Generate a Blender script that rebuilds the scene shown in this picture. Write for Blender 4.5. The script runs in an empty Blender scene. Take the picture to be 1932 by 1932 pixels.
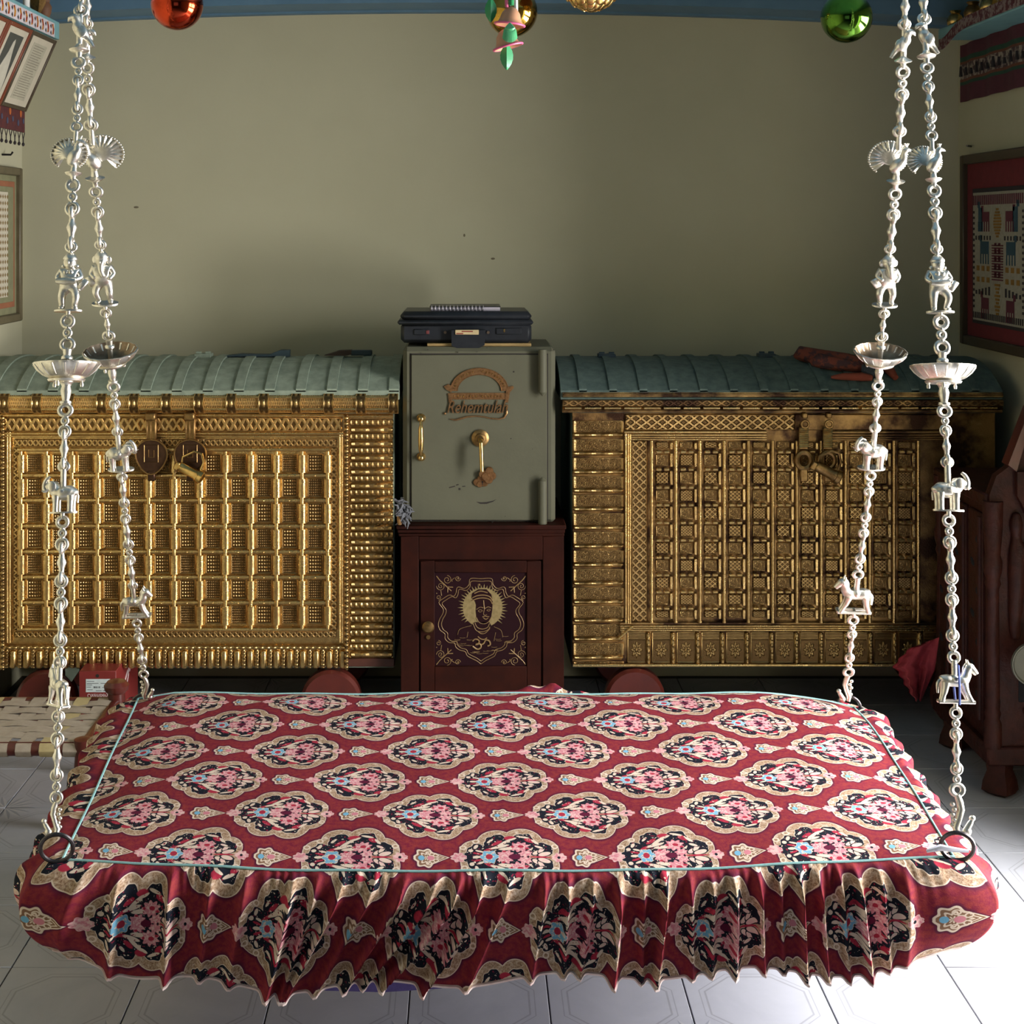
import bpy, bmesh, math, random
from mathutils import Vector, Matrix
import numpy as np
random.seed(7)
PI = math.pi
SC = bpy.context.scene
COL = SC.collection

# ------------------------------------------------------------------ camera
F, U0, V0, HC = 2745.0, 880.0, 430.0, 1.69      # focal (px of 1932), vanishing point, eye height
cam_d = bpy.data.cameras.new('camera')
cam_d.sensor_width = 36.0
cam_d.lens = 36.0 * F / 1932.0
cam_d.shift_x = (966 - U0) / 1932.0
cam_d.shift_y = -(966 - V0) / 1932.0
cam_d.clip_start = 0.05
cam = bpy.data.objects.new('camera', cam_d)
cam.location = (0, 0, HC)
cam.rotation_euler = (PI / 2, 0, 0)
COL.objects.link(cam)
SC.camera = cam

# ------------------------------------------------------------------ world, lights, exposure
world = bpy.data.worlds.new('world')
SC.world = world
world.use_nodes = True
bg = world.node_tree.nodes['Background']
bg.inputs[0].default_value = (0.62, 0.75, 1.0, 1)
bg.inputs[1].default_value = 0.3


def area(name, loc, rot, sx, sy, power, col):
    d = bpy.data.lights.new(name, 'AREA')
    d.shape = 'RECTANGLE'
    d.size, d.size_y, d.energy, d.color = sx, sy, power, col
    o = bpy.data.objects.new(name, d)
    o.location, o.rotation_euler = loc, rot
    COL.objects.link(o)
    return o


# daylight coming in by the open doorway in the right wall, ahead of the photographer
area('doorway_daylight', (3.25, 2.95, 2.3), (0, math.radians(62), 0), 2.4, 2.6, 520, (0.985, 0.985, 1.0))
# low light thrown in by the sunlit ground outside that doorway
area('courtyard_bounce', (3.3, 2.95, .5), (0, PI / 2, 0), .95, 2.3, 225, (1.0, 0.985, 0.96))
# weak fill added behind the photographer, as if from an unseen window
area('front_fill', (-0.1, -1.28, 1.55), (PI / 2, 0, PI), 1.5, 1.1, 1.2, (1.0, 0.96, 0.9))
SC.view_settings.view_transform = 'Standard'
SC.view_settings.look = 'None'
SC.view_settings.gamma = 1.0
SC.view_settings.use_curve_mapping = False
SC.view_settings.exposure = 0.36


# ------------------------------------------------------------------ measuring helpers
def P(u, v, Y):
    return Vector(((u - U0) * Y / F, Y, HC - (v - V0) * Y / F))


def PX(u, Y):
    return (u - U0) * Y / F


def PZ(v, Y):
    return HC - (v - V0) * Y / F


# ------------------------------------------------------------------ mesh builder
class MB:
    def __init__(s):
        s.v, s.f, s.mi = [], [], []
        s.m = 0

    def add(s, vs, fs):
        o = len(s.v)
        s.v.extend([tuple(p) for p in vs])
        for q in fs:
            s.f.append([i + o for i in q])
            s.mi.append(s.m)
        return s

    def box(s, x0, x1, y0, y1, z0, z1, M=None):
        vs = [Vector((x, y, z)) for x in (x0, x1) for y in (y0, y1) for z in (z0, z1)]
        if M is not None:
            vs = [M @ p for p in vs]
        return s.add(vs, [(0, 1, 3, 2), (4, 6, 7, 5), (0, 4, 5, 1), (2, 3, 7, 6), (0, 2, 6, 4), (1, 5, 7, 3)])

    def cbox(s, x0, x1, y0, y1, z0, z1, b=0.003, M=None):
        b = min(b, (x1 - x0) * .45, (y1 - y0) * .45, (z1 - z0) * .45)
        vs, idx = [], {}
        for i, (X, sx) in enumerate(((x0, 1), (x1, -1))):
            for j, (Y, sy) in enumerate(((y0, 1), (y1, -1))):
                for k, (Z, sz) in enumerate(((z0, 1), (z1, -1))):
                    for a in range(3):
                        p = [X + sx * b, Y + sy * b, Z + sz * b]
                        p[a] = (X, Y, Z)[a]
                        idx[i, j, k, a] = len(vs)
                        vs.append(Vector(p))
        fs = []
        for a in range(3):
            for e in (0, 1):
                o1, o2 = [q for q in range(3) if q != a]
                c = []
                for (m, n) in ((0, 0), (1, 0), (1, 1), (0, 1)):
                    t = [0, 0, 0]
                    t[a], t[o1], t[o2] = e, m, n
                    c.append(idx[t[0], t[1], t[2], a])
                fs.append(c)
        for a in range(3):
            o1, o2 = [q for q in range(3) if q != a]
            for m in (0, 1):
                for n in (0, 1):
                    t0, t1 = [0, 0, 0], [0, 0, 0]
                    t0[a], t1[a] = 0, 1
                    t0[o1] = t1[o1] = m
                    t0[o2] = t1[o2] = n
                    fs.append([idx[(*t0, o1)], idx[(*t1, o1)], idx[(*t1, o2)], idx[(*t0, o2)]])
        for i in (0, 1):
            for j in (0, 1):
                for k in (0, 1):
                    fs.append([idx[i, j, k, 0], idx[i, j, k, 1], idx[i, j, k, 2]])
        if M is not None:
            vs = [M @ p for p in vs]
        return s.add(vs, fs)

    def tube(s, pts, r, seg=8, cap=True, closed=False):
        pts = [Vector(p) for p in pts]
        n = len(pts)
        rs = list(r) if hasattr(r, '__len__') else [r] * n
        vs, fs = [], []
        up = None
        for i, p in enumerate(pts):
            a = pts[(i - 1) % n] if (closed or i > 0) else p
            b = pts[(i + 1) % n] if (closed or i < n - 1) else p
            t = (b - a)
            t = t.normalized() if t.length > 1e-9 else Vector((0, 0, 1))
            if up is None:
                up = Vector((0, 0, 1)) if abs(t.z) < .9 else Vector((0, 1, 0))
            x = up.cross(t)
            if x.length < 1e-6:
                x = Vector((1, 0, 0)).cross(t)
            x.normalize()
            y = t.cross(x)
            up = y
            for k in range(seg):
                w = 2 * PI * k / seg
                vs.append(p + (x * math.cos(w) + y * math.sin(w)) * rs[i])
        m = n if closed else n - 1
        for i in range(m):
            j = (i + 1) % n
            for k in range(seg):
                l = (k + 1) % seg
                fs.append((i * seg + k, i * seg + l, j * seg + l, j * seg + k))
        if cap and not closed:
            fs.append(tuple(range(seg))[::-1])
            fs.append(tuple((n - 1) * seg + k for k in range(seg)))
        return s.add(vs, fs)

    def cyl(s, p0, p1, r, r2=None, seg=16):
        return s.tube([p0, p1], [r, r if r2 is None else r2], seg)

    def lathe(s, prof, seg=24, o=(0, 0, 0), axis='Z', scal=None, cap=True):
        """prof: (radius, height) list; scal(k)->radial factor for fluting"""
        o = Vector(o)
        vs, fs = [], []
        for (r, h) in prof:
            for k in range(seg):
                w = 2 * PI * k / seg
                q = r * (scal(w, h) if scal else 1)
                if axis == 'Z':
                    vs.append(o + Vector((q * math.cos(w), q * math.sin(w), h)))
                elif axis == 'Y':
                    vs.append(o + Vector((q * math.cos(w), h, q * math.sin(w))))
                else:
                    vs.append(o + Vector((h, q * math.cos(w), q * math.sin(w))))
        for i in range(len(prof) - 1):
            for k in range(seg):
                l = (k + 1) % seg
                fs.append((i * seg + k, i * seg + l, (i + 1) * seg + l, (i + 1) * seg + k))
        if cap:
            fs.append(tuple(range(seg))[::-1])
            fs.append(tuple((len(prof) - 1) * seg + k for k in range(seg)))
        return s.add(vs, fs)

    def ball(s, c, r, seg=14, rings=9, M=None):
        r = r if hasattr(r, '__len__') else (r, r, r)
        c = Vector(c)
        vs, fs = [], []
        for i in range(rings + 1):
            a = PI * i / rings
            for k in range(seg):
                w = 2 * PI * k / seg
                p = Vector((r[0] * math.sin(a) * math.cos(w), r[1] * math.sin(a) * math.sin(w), r[2] * math.cos(a)))
                vs.append(c + (M @ p if M else p))
        for i in range(rings):
            for k in range(seg):
                l = (k + 1) % seg
                fs.append((i * seg + k, (i + 1) * seg + k, (i + 1) * seg + l, i * seg + l))
        return s.add(vs, fs)

    def torus(s, c, R, r, nx, ny, seg=16, ts=8):
        c, nx, ny = Vector(c), Vector(nx).normalized(), Vector(ny).normalized()
        nz = nx.cross(ny)
        vs, fs = [], []
        for i in range(seg):
            a = 2 * PI * i / seg
            d = nx * math.cos(a) + ny * math.sin(a)
            for k in range(ts):
                w = 2 * PI * k / ts
                vs.append(c + d * (R + r * math.cos(w)) + nz * (r * math.sin(w)))
        for i in range(seg):
            for k in range(ts):
                fs.append((i * ts + k, ((i + 1) % seg) * ts + k, ((i + 1) % seg) * ts + (k + 1) % ts, i * ts + (k + 1) % ts))
        return s.add(vs, fs)

    def prism(s, poly, fn, d0, d1):
        """poly of 2-D points, fn(a,b,d)->3-D"""
        n = len(poly)
        vs = [fn(a, b, d0) for a, b in poly] + [fn(a, b, d1) for a, b in poly]
        fs = [tuple(range(n))[::-1], tuple(range(n, 2 * n))]
        for i in range(n):
            j = (i + 1) % n
            fs.append((i, j, n + j, n + i))
        return s.add(vs, fs)

    def mesh(s, name, mats, smooth=40):
        me = bpy.data.meshes.new(name)
        me.from_pydata(s.v, [], s.f)
        for m in (mats if isinstance(mats, (list, tuple)) else [mats]):
            me.materials.append(m)
        if any(s.mi):
            me.polygons.foreach_set('material_index', s.mi)
        bm = bmesh.new()
        bm.from_mesh(me)
        bmesh.ops.recalc_face_normals(bm, faces=bm.faces)
        bm.to_mesh(me)
        bm.free()
        if smooth:
            me.polygons.foreach_set('use_smooth', [True] * len(me.polygons))
            me.set_sharp_from_angle(angle=math.radians(smooth))
        me.update()
        return me

    def build(s, name, mats, parent=None, smooth=40, **kw):
        return put(name, s.mesh(name, mats, smooth), parent, **kw)


def put(name, me, parent=None, loc=None, rot=None, scale=None, label=None, cat=None, group=None, kind=None):
    o = bpy.data.objects.new(name, me)
    COL.objects.link(o)
    if parent is not None:
        o.parent = parent
    if loc is not None:
        o.location = loc
    if rot is not None:
        o.rotation_euler = rot
    if scale is not None:
        o.scale = scale if hasattr(scale, '__len__') else (scale,) * 3
    for k, x in (('label', label), ('category', cat), ('group', group), ('kind', kind)):
        if x:
            o[k] = x
    return o


def thing(name, label, cat, loc=(0, 0, 0), rot=None, group=None, kind=None):
    o = bpy.data.objects.new(name, None)
    o.empty_display_size = 0.05
    COL.objects.link(o)
    o.location = loc
    if rot:
        o.rotation_euler = rot
    o['label'], o['category'] = label, cat
    if group:
        o['group'] = group
    if kind:
        o['kind'] = kind
    return o


def evaluated(o):
    dg = bpy.context.evaluated_depsgraph_get()
    dg.update()
    me = bpy.data.meshes.new_from_object(o.evaluated_get(dg))
    return me


def skin(points, edges, mat, sub=1, grow=1.28):
    """points: {key:(x,y,z,r)}; grows a continuous body over the stick figure -> mesh"""
    bm = bmesh.new()
    lay = bm.verts.layers.skin.verify()
    vs = {}
    for i, (k, p) in enumerate(points.items()):
        v = bm.verts.new(p[:3])
        v[lay].radius = (p[3] * grow, (p[4] if len(p) > 4 else p[3]) * grow)
        v[lay].use_root = (i == 0)
        vs[k] = v
    for a, b in edges:
        bm.edges.new((vs[a], vs[b]))
    me = bpy.data.meshes.new('body')
    bm.to_mesh(me)
    bm.free()
    o = bpy.data.objects.new('body', me)
    COL.objects.link(o)
    o.modifiers.new('skin', 'SKIN')
    m = o.modifiers.new('sub', 'SUBSURF')
    m.levels = m.render_levels = 2
    r = evaluated(o)
    bpy.data.objects.remove(o)
    out = ([tuple(v.co) for v in r.vertices], [list(p.vertices) for p in r.polygons])
    bpy.data.meshes.remove(r)
    return out


def text_mesh(s, size, extrude=0.001, shear=0.0, align='CENTER', offset=0.0):
    c = bpy.data.curves.new('lettering', 'FONT')
    c.body, c.size, c.extrude, c.shear, c.align_x, c.offset = s, size, extrude, shear, align, offset
    c.resolution_u = 3
    o = bpy.data.objects.new('lettering', c)
    COL.objects.link(o)
    r = evaluated(o)
    bpy.data.objects.remove(o)
    out = ([tuple(v.co) for v in r.vertices], [list(p.vertices) for p in r.polygons])
    bpy.data.meshes.remove(r)
    return out


# ------------------------------------------------------------------ shader helpers
class N:
    """wraps a float socket so that sums and products become Math nodes"""
    nt = None

    def __init__(s, sock):
        s.s = sock

    @staticmethod
    def math(op, *a, clamp=False):
        n = N.nt.nodes.new('ShaderNodeMath')
        n.operation, n.use_clamp = op, clamp
        for i, x in enumerate(a):
            if isinstance(x, N):
                N.nt.links.new(x.s, n.inputs[i])
            else:
                n.inputs[i].default_value = x
        return N(n.outputs[0])

    def __add__(s, o): return N.math('ADD', s, o)
    def __radd__(s, o): return N.math('ADD', o, s)
    def __sub__(s, o): return N.math('SUBTRACT', s, o)
    def __rsub__(s, o): return N.math('SUBTRACT', o, s)
    def __mul__(s, o): return N.math('MULTIPLY', s, o)
    def __rmul__(s, o): return N.math('MULTIPLY', o, s)
    def __truediv__(s, o): return N.math('DIVIDE', s, o)
    def __lt__(s, o): return N.math('LESS_THAN', s, o)
    def __gt__(s, o): return N.math('GREATER_THAN', s, o)


def nmin(a, b): return N.math('MINIMUM', a, b)
def nmax(a, b): return N.math('MAXIMUM', a, b)
def nabs(a): return N.math('ABSOLUTE', a)
def nsin(a): return N.math('SINE', a)
def ncos(a): return N.math('COSINE', a)


def cfrac(a):
    """centred fraction -.5...5"""
    return N.math('FRACT', a + 0.5) - 0.5


def vec(x, y, z=0.0):
    n = N.nt.nodes.new('ShaderNodeCombineXYZ')
    for i, q in enumerate((x, y, z)):
        if isinstance(q, N):
            N.nt.links.new(q.s, n.inputs[i])
        else:
            n.inputs[i].default_value = q
    return n.outputs[0]


def sep(v):
    n = N.nt.nodes.new('ShaderNodeSeparateXYZ')
    N.nt.links.new(v, n.inputs[0])
    return N(n.outputs[0]), N(n.outputs[1]), N(n.outputs[2])


def coord(kind='Object'):
    return N.nt.nodes.new('ShaderNodeTexCoord').outputs[kind]


def place(v, cx, cy, rx, ry, rot=0.0):
    n = N.nt.nodes.new('ShaderNodeMapping')
    n.vector_type = 'TEXTURE'
    N.nt.links.new(v, n.inputs[0])
    n.inputs['Location'].default_value = (cx, cy, 0)
    n.inputs['Rotation'].default_value = (0, 0, rot)
    n.inputs['Scale'].default_value = (rx, ry, 1)
    return n.outputs[0]


def vlen(v):
    n = N.nt.nodes.new('ShaderNodeVectorMath')
    n.operation = 'LENGTH'
    N.nt.links.new(v, n.inputs[0])
    return N(n.outputs['Value'])


def ell(v, cx, cy, rx, ry, rot=0.0):
    return vlen(place(v, cx, cy, rx, ry, rot))


def petals(v, cx, cy, r, n, depth, rot=0.0, ry=None):
    q = place(v, cx, cy, r, r if ry is None else ry, rot)
    x, y, _ = sep(q)
    return vlen(q) - depth * ncos(N.math('ARCTAN2', y, x) * n)


def noise(v, scale, detail=3.0, rough=0.6, dist=0.0):
    n = N.nt.nodes.new('ShaderNodeTexNoise')
    n.inputs['Scale'].default_value = scale
    n.inputs['Detail'].default_value = detail
    n.inputs['Roughness'].default_value = rough
    n.inputs['Distortion'].default_value = dist
    if v is not None:
        N.nt.links.new(v, n.inputs['Vector'])
    return N(n.outputs['Fac'])


def voronoi(v, scale, feature='F1'):
    n = N.nt.nodes.new('ShaderNodeTexVoronoi')
    n.feature = feature
    n.inputs['Scale'].default_value = scale
    if v is not None:
        N.nt.links.new(v, n.inputs['Vector'])
    return N(n.outputs['Distance'])


def ramp(x, a, b):
    """0 at a, 1 at b, clamped"""
    n = N.nt.nodes.new('ShaderNodeMapRange')
    N.nt.links.new(x.s, n.inputs[0])
    n.inputs[1].default_value, n.inputs[2].default_value = a, b
    return N(n.outputs[0])


def mixc(f, a, b):
    n = N.nt.nodes.new('ShaderNodeMix')
    n.data_type = 'RGBA'
    if isinstance(f, N):
        N.nt.links.new(f.s, n.inputs[0])
    else:
        n.inputs[0].default_value = f
    for i, c in ((6, a), (7, b)):
        if isinstance(c, tuple):
            n.inputs[i].default_value = (*c[:3], 1)
        else:
            N.nt.links.new(c, n.inputs[i])
    return n.outputs[2]


def begin(name):
    m = bpy.data.materials.new(name)
    m.use_nodes = True
    N.nt = m.node_tree
    b = N.nt.nodes['Principled BSDF']
    return m, b


def setin(b, key, val):
    if isinstance(val, N):
        N.nt.links.new(val.s, b.inputs[key])
    elif isinstance(val, (tuple, float, int)):
        b.inputs[key].default_value = (*val[:3], 1) if isinstance(val, tuple) else val
    else:
        N.nt.links.new(val, b.inputs[key])


def bump(b, h, strength=0.5, dist=0.002, prev=None):
    n = N.nt.nodes.new('ShaderNodeBump')
    n.inputs['Strength'].default_value = strength
    n.inputs['Distance'].default_value = dist
    N.nt.links.new(h.s, n.inputs['Height'])
    if prev is not None:
        N.nt.links.new(prev, n.inputs['Normal'])
    N.nt.links.new(n.outputs[0], b.inputs['Normal'])
    return n.outputs[0]


MATS = {}


def mat(name, c1, rough=0.6, metal=0.0, c2=None, scale=20.0, lo=0.35, hi=0.7, bmp=0.0, bdist=0.002, bscale=None,
        spec=0.5, rough2=None, co='Object', detail=4.0, coat=0.0):
    if name in MATS:
        return MATS[name]
    m, b = begin(name)
    v = coord(co)
    n = noise(v, scale, detail)
    f = ramp(n, lo, hi)
    setin(b, 'Base Color', mixc(f, c1, c2 if c2 else tuple(x * .82 for x in c1)))
    setin(b, 'Metallic', metal)
    setin(b, 'Specular IOR Level', spec)
    setin(b, 'Coat Weight', coat)
    if rough2 is not None:
        setin(b, 'Roughness', f * (rough2 - rough) + rough)
    else:
        setin(b, 'Roughness', rough)
    if bmp:
        bump(b, noise(v, bscale or scale * 4, 3), bmp, bdist)
    MATS[name] = m
    return m


# ---- plain materials
WALL = mat('wall_plaster', (0.46, 0.43, 0.295), 0.75, c2=(0.43, 0.40, 0.272), scale=2.2, bmp=0.15, bdist=0.002, bscale=60, spec=0.25)
BLUE = mat('blue_ceiling_paint', (0.10, 0.19, 0.27), 0.6, c2=(0.075, 0.15, 0.22), scale=5, bmp=.2, bscale=30)
GROUT = mat('tile_grout', (0.07, 0.065, 0.055), 0.9, scale=40)
SILVER = mat('cast_silver', (0.91, 0.86, 0.77), 0.32, 1.0, c2=(0.64, 0.58, 0.48), scale=90, lo=.45, hi=.75, rough2=.5, bmp=.15, bdist=.0006, bscale=300)
SILVERDARK = mat('tarnished_silver', (0.34, 0.25, 0.17), 0.38, 1.0, c2=(0.2, 0.14, 0.09), scale=60)
IRON = mat('dark_iron', (0.11, 0.10, 0.105), 0.38, 1.0, c2=(0.07, 0.06, 0.06), scale=80)
TEAL = mat('teal_piping', (0.30, 0.55, 0.54), 0.6, scale=200)
PURPLE = mat('purple_cloth', (0.10, 0.07, 0.24), 0.9, scale=60, bmp=.4)
HEM = mat('pale_hem', (0.72, 0.60, 0.55), 0.8, c2=(0.55, 0.36, 0.34), scale=24)
WOODDK = mat('dark_red_wood', (0.085, 0.026, 0.014), 0.45, c2=(0.05, 0.014, 0.008), scale=14, bmp=.2, bscale=60)
WOODCAB = mat('reddish_varnished_wood', (0.034, 0.0075, 0.004), 0.55, spec=.1, c2=(0.016, 0.0045, 0.003), scale=9, bmp=.12, bscale=70)
WOODPANEL = mat('dark_maroon_panel', (0.018, 0.005, 0.006), 0.5, spec=.1, c2=(0.018, 0.005, 0.007), scale=9)
LACQ = mat('red_lacquer', (0.11, 0.019, 0.012), 0.28, c2=(0.07, 0.014, 0.01), scale=10, bmp=.1)
GILT = mat('gilt_paint', (0.34, 0.21, 0.085), 0.5, 0.25, c2=(0.22, 0.125, 0.05), scale=60)
BRASS = mat('polished_brass', (0.80, 0.55, 0.20), 0.22, 1.0, c2=(0.55, 0.34, 0.12), scale=50)
BRASSOLD = mat('old_brass', (0.36, 0.22, 0.085), 0.4, 1.0, c2=(0.20, 0.115, 0.045), scale=70, bmp=.3, bdist=.001)
COPPERY = mat('coppery_emblem', (0.42, 0.23, 0.10), 0.36, 0.85, c2=(0.24, 0.12, 0.05), scale=120, bmp=.3, bdist=.001)
LIDPAINT = mat('turquoise_lid_paint', (0.28, 0.325, 0.245), 0.7, spec=.25, c2=(0.19, 0.225, 0.17), scale=26, bmp=.5, bdist=.002, bscale=45)
LIDPAINT2 = mat('blue_green_lid_paint', (0.11, 0.15, 0.13), 0.7, spec=.25, c2=(0.065, 0.095, 0.086), scale=34, bmp=.6, bdist=.002, bscale=60)
SAFEP = mat('grey_green_safe_enamel', (0.115, 0.110, 0.072), 0.55, spec=.2, c2=(0.102, 0.098, 0.064), scale=7, bmp=.12, bscale=90)
RUST = mat('chipped_dark', (0.02, 0.014, 0.01), 0.8)
BLACKP = mat('black_plastic', (0.016, 0.018, 0.022), 0.38, c2=(0.01, 0.011, 0.014), scale=40)
PAPER = mat('notebook_paper', (0.50, 0.45, 0.50), 0.8)
WEB = mat('cream_webbing', (0.42, 0.35, 0.27), 0.85, c2=(0.36, 0.29, 0.22), scale=50, bmp=.5, bdist=.001, bscale=500)
WEBY = mat('yellowed_webbing', (0.50, 0.40, 0.20), 0.85, c2=(0.44, 0.34, 0.16), scale=50, bmp=.5, bdist=.001, bscale=500)
REDBOX = mat('red_card', (0.21, 0.022, 0.018), 0.5, scale=12)
WHITEST = mat('white_sticker', (0.62, 0.68, 0.66), 0.6)
INK = mat('grey_ink', (0.12, 0.13, 0.13), 0.8)
WHITEINK = mat('white_ink', (0.75, 0.6, 0.58), 0.7)
REDCLOTH = mat('crimson_cloth', (0.36, 0.035, 0.045), 0.85, c2=(0.26, 0.02, 0.03), scale=30, bmp=.4)
FRAMEW = mat('olive_wood_frame', (0.13, 0.105, 0.055), 0.5, c2=(0.09, 0.07, 0.035), scale=20)
FRAMEDK = mat('dark_brown_frame', (0.055, 0.035, 0.018), 0.45, scale=20)
CREAMCL = mat('cream_embroidery_ground', (0.56, 0.50, 0.38), 0.9, c2=(0.5, 0.44, 0.33), scale=60, bmp=.5, bscale=400, bdist=.001)
MAROON = mat('maroon_felt', (0.15, 0.014, 0.017), 0.9, c2=(0.115, 0.011, 0.014), scale=40)
OLIVECL = mat('olive_mount', (0.22, 0.21, 0.11), 0.85, scale=30)
MOTIFM = mat('maroon_thread', (0.11, 0.018, 0.03), 0.9)
MOTIFB = mat('blue_thread', (0.03, 0.07, 0.09), 0.9)
MOTIFG = mat('ochre_thread', (0.26, 0.13, 0.02), 0.9)
MOTIFK = mat('black_thread', (0.03, 0.022, 0.022), 0.9)
TURQ = mat('turquoise_shelf_paint', (0.19, 0.38, 0.39), 0.55, c2=(0.15, 0.31, 0.33), scale=12)
SKINPIC = mat('printed_paper', (0.50, 0.44, 0.33), 0.8, c2=(0.46, 0.40, 0.30), scale=20)
PICDARK = mat('photo_dark', (0.06, 0.06, 0.05), 0.6)
PICLIGHT = mat('photo_light', (0.50, 0.46, 0.36), 0.7)
FUZZ = mat('grey_fluff', (0.16, 0.16, 0.17), 1.0, c2=(0.09, 0.09, 0.10), scale=80)
GREENP = mat('green_plastic', (0.02, 0.30, 0.10), 0.4, c2=(0.015, 0.22, 0.07), scale=30)
GREENL = mat('light_green_plastic', (0.12, 0.52, 0.22), 0.35)
PINKP = mat('pink_rim_plastic', (0.72, 0.12, 0.25), 0.4)
PEACHP = mat('peach_plastic', (0.62, 0.30, 0.16), 0.45)
WHITEP = mat('white_plastic', (0.7, 0.7, 0.72), 0.4)
STRING = mat('dark_string', (0.08, 0.07, 0.06), 0.9)


def glass_ball(name, col):
    m, b = begin(name)
    v = coord('Object')
    setin(b, 'Base Color', mixc(ramp(noise(v, 18, 4), .5, .75), col, tuple(x * .55 for x in col)))
    setin(b, 'Metallic', 1.0)
    setin(b, 'Roughness', ramp(noise(v, 30, 4), .4, .8) * .18 + .07)
    return m


BALLR = glass_ball('red_mirrored_glass', (0.50, 0.055, 0.02))
BALLG = glass_ball('gold_mirrored_glass', (0.50, 0.29, 0.05))
BALLN = glass_ball('green_mirrored_glass', (0.09, 0.20, 0.025))


# ---- embossed brass, one material for each stamped pattern
def gold(name, emb='plain', nx=6, nz=6, dist=0.004, dirt=0.0):
    m, b = begin(name)
    g = coord('Generated')
    ob = coord('Object')
    x, y, z = sep(g)
    n1 = noise(ob, 45, 5, .65)
    n2 = noise(ob, 7, 3)
    h = noise(ob, 260, 2) * .25
    k = 1.0
    cav = None
    if emb == 'dots':
        a, c = cfrac(x * nx), cfrac(z * nz)
        d = N.math('SQRT', a * a + c * c)
        bmpd = 1.0 - ramp(d, .1, .42)
        rim = ramp(nmax(nabs(x - .5), nabs(z - .5)), .42, .47)
        h = h + nmax(bmpd, rim)
        cav = nmax(bmpd, rim)
    elif emb == 'lattice':
        s_, t_ = (x + z) * nx, (x - z) * nx
        a = nmin(nabs(cfrac(s_)), nabs(cfrac(t_)))
        line = 1.0 - ramp(a, .1, .26)
        h = h + line
        cav = line
    elif emb == 'band':
        s_, t_ = x * nx + z * nz, x * nx - z * nz
        a = nmin(nabs(cfrac(s_)), nabs(cfrac(t_)))
        line = 1.0 - ramp(a, .12, .28)
        edge = ramp(nabs(z - .5), .40, .44)
        h = h + nmax(line, edge)
        cav = nmax(line, edge)
    elif emb == 'vband':
        s_, t_ = z * nz + x * nx, z * nz - x * nx
        a = nmin(nabs(cfrac(s_)), nabs(cfrac(t_)))
        line = 1.0 - ramp(a, .12, .28)
        edge = ramp(nabs(x - .5), .40, .44)
        h = h + nmax(line, edge)
        cav = nmax(line, edge)
    elif emb == 'scroll':
        w = noise(ob, 55, 1, .5, 1.6)
        line = 1.0 - ramp(nabs(cfrac(w * 7.0)), .1, .3)
        edge = ramp(nmax(nabs(x - .5), nabs(z - .5)), .43, .47)
        h = h + nmax(line, edge)
        cav = nmax(line, edge)
    elif emb == 'beads':
        a, c = cfrac(x * nx), (z - .5) * nz
        d = N.math('SQRT', a * a + c * c)
        bmpd = 1.0 - ramp(d, .12, .36)
        h = h + bmpd
        cav = nmax(bmpd, .45)
    elif emb == 'vbeads':
        a, c = cfrac(z * nz), (x - .5) * nx
        d = N.math('SQRT', a * a + c * c)
        bmpd = 1.0 - ramp(d, .12, .36)
        h = h + bmpd
        cav = nmax(bmpd, .45)
    elif emb == 'rosette':
        q = vec((x - .5) * 2.3, (z - .42) * 2.9)
        qx, qy, _ = sep(q)
        ang = N.math('ARCTAN2', qy, qx)
        r = vlen(q)
        pet = 1.0 - ramp(nabs(r - .42 - .14 * ncos(ang * 8.0)), .06, .22)
        ctr = 1.0 - ramp(r, .08, .2)
        flut = ramp(z, .72, .74) * (1.0 - ramp(nabs(cfrac(z * 22.0)), .12, .3))
        fr = ramp(nmax(nabs(x - .5), nabs(z - .5)), .44, .48)
        h = h + nmax(nmax(pet, ctr), nmax(flut, fr))
        cav = nmax(nmax(pet, ctr), nmax(flut, fr))
    elif emb == 'scallop':
        a = nabs(cfrac(z * nz))
        h = h + ramp(a, .1, .4)
        cav = ramp(a, .1, .4)
    f = ramp(n1 * .7 + n2 * .5, .42 - dirt, .82 - dirt)
    base = mixc(f, (0.90, 0.63, 0.26), (0.42, 0.25, 0.095)) if emb == 'plain' else mixc(f, (0.84, 0.57, 0.23), (0.38, 0.225, 0.085))
    if cav is not None:
        base = mixc(ramp(cav, .0, .7), (0.16, 0.092, 0.036), base)      # stamped hollows coloured darker than the raised pattern
    if dirt > 0.15:
        base = mixc(ramp(noise(ob, 10, 4), .40, .60), base, (0.07, 0.036, 0.022))
    setin(b, 'Base Color', base)
    setin(b, 'Metallic', 1.0)
    setin(b, 'Roughness', f * .22 + (.20 if emb == 'plain' else .26))
    bump(b, h, .9, dist)
    return m


G_PLAIN = gold('brass_sheet_plain')
G_DOTS = gold('brass_sheet_dotted', 'dots', 6, 6, .003)
G_DOTS2 = gold('brass_sheet_dotted_fine', 'dots', 8, 8, .003)
G_LAT = gold('brass_sheet_lattice', 'lattice', 3.0, 3.0, .004)
G_SCR = gold('brass_sheet_scroll', 'scroll', dist=.004)
G_ROS = gold('brass_sheet_rosette', 'rosette', dist=.005)
G_BANDL = gold('brass_band_zigzag', 'band', 42, 1, .005)
G_BANDS = gold('brass_band_fine', 'band', 60, 1, .003)
G_VBAND = gold('brass_band_upright', 'vband', 1, 30, .003)
G_BEAD3 = gold('brass_bar_three_studs', 'beads', 3, .7, .005)
G_BEAD8 = gold('brass_bar_fine_studs', 'beads', 8, .9, .004)
G_VBEAD = gold('brass_bar_upright_studs', 'vbeads', .9, 5, .004)
G_SCAL = gold('brass_rod_scalloped', 'scallop', 1, 46, .006)
G_DIRTY = gold('brass_band_worn', 'band', 46, 1, .004, dirt=.32)
G_DPLAIN = gold('brass_sheet_worn', 'plain', dirt=.3)


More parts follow.
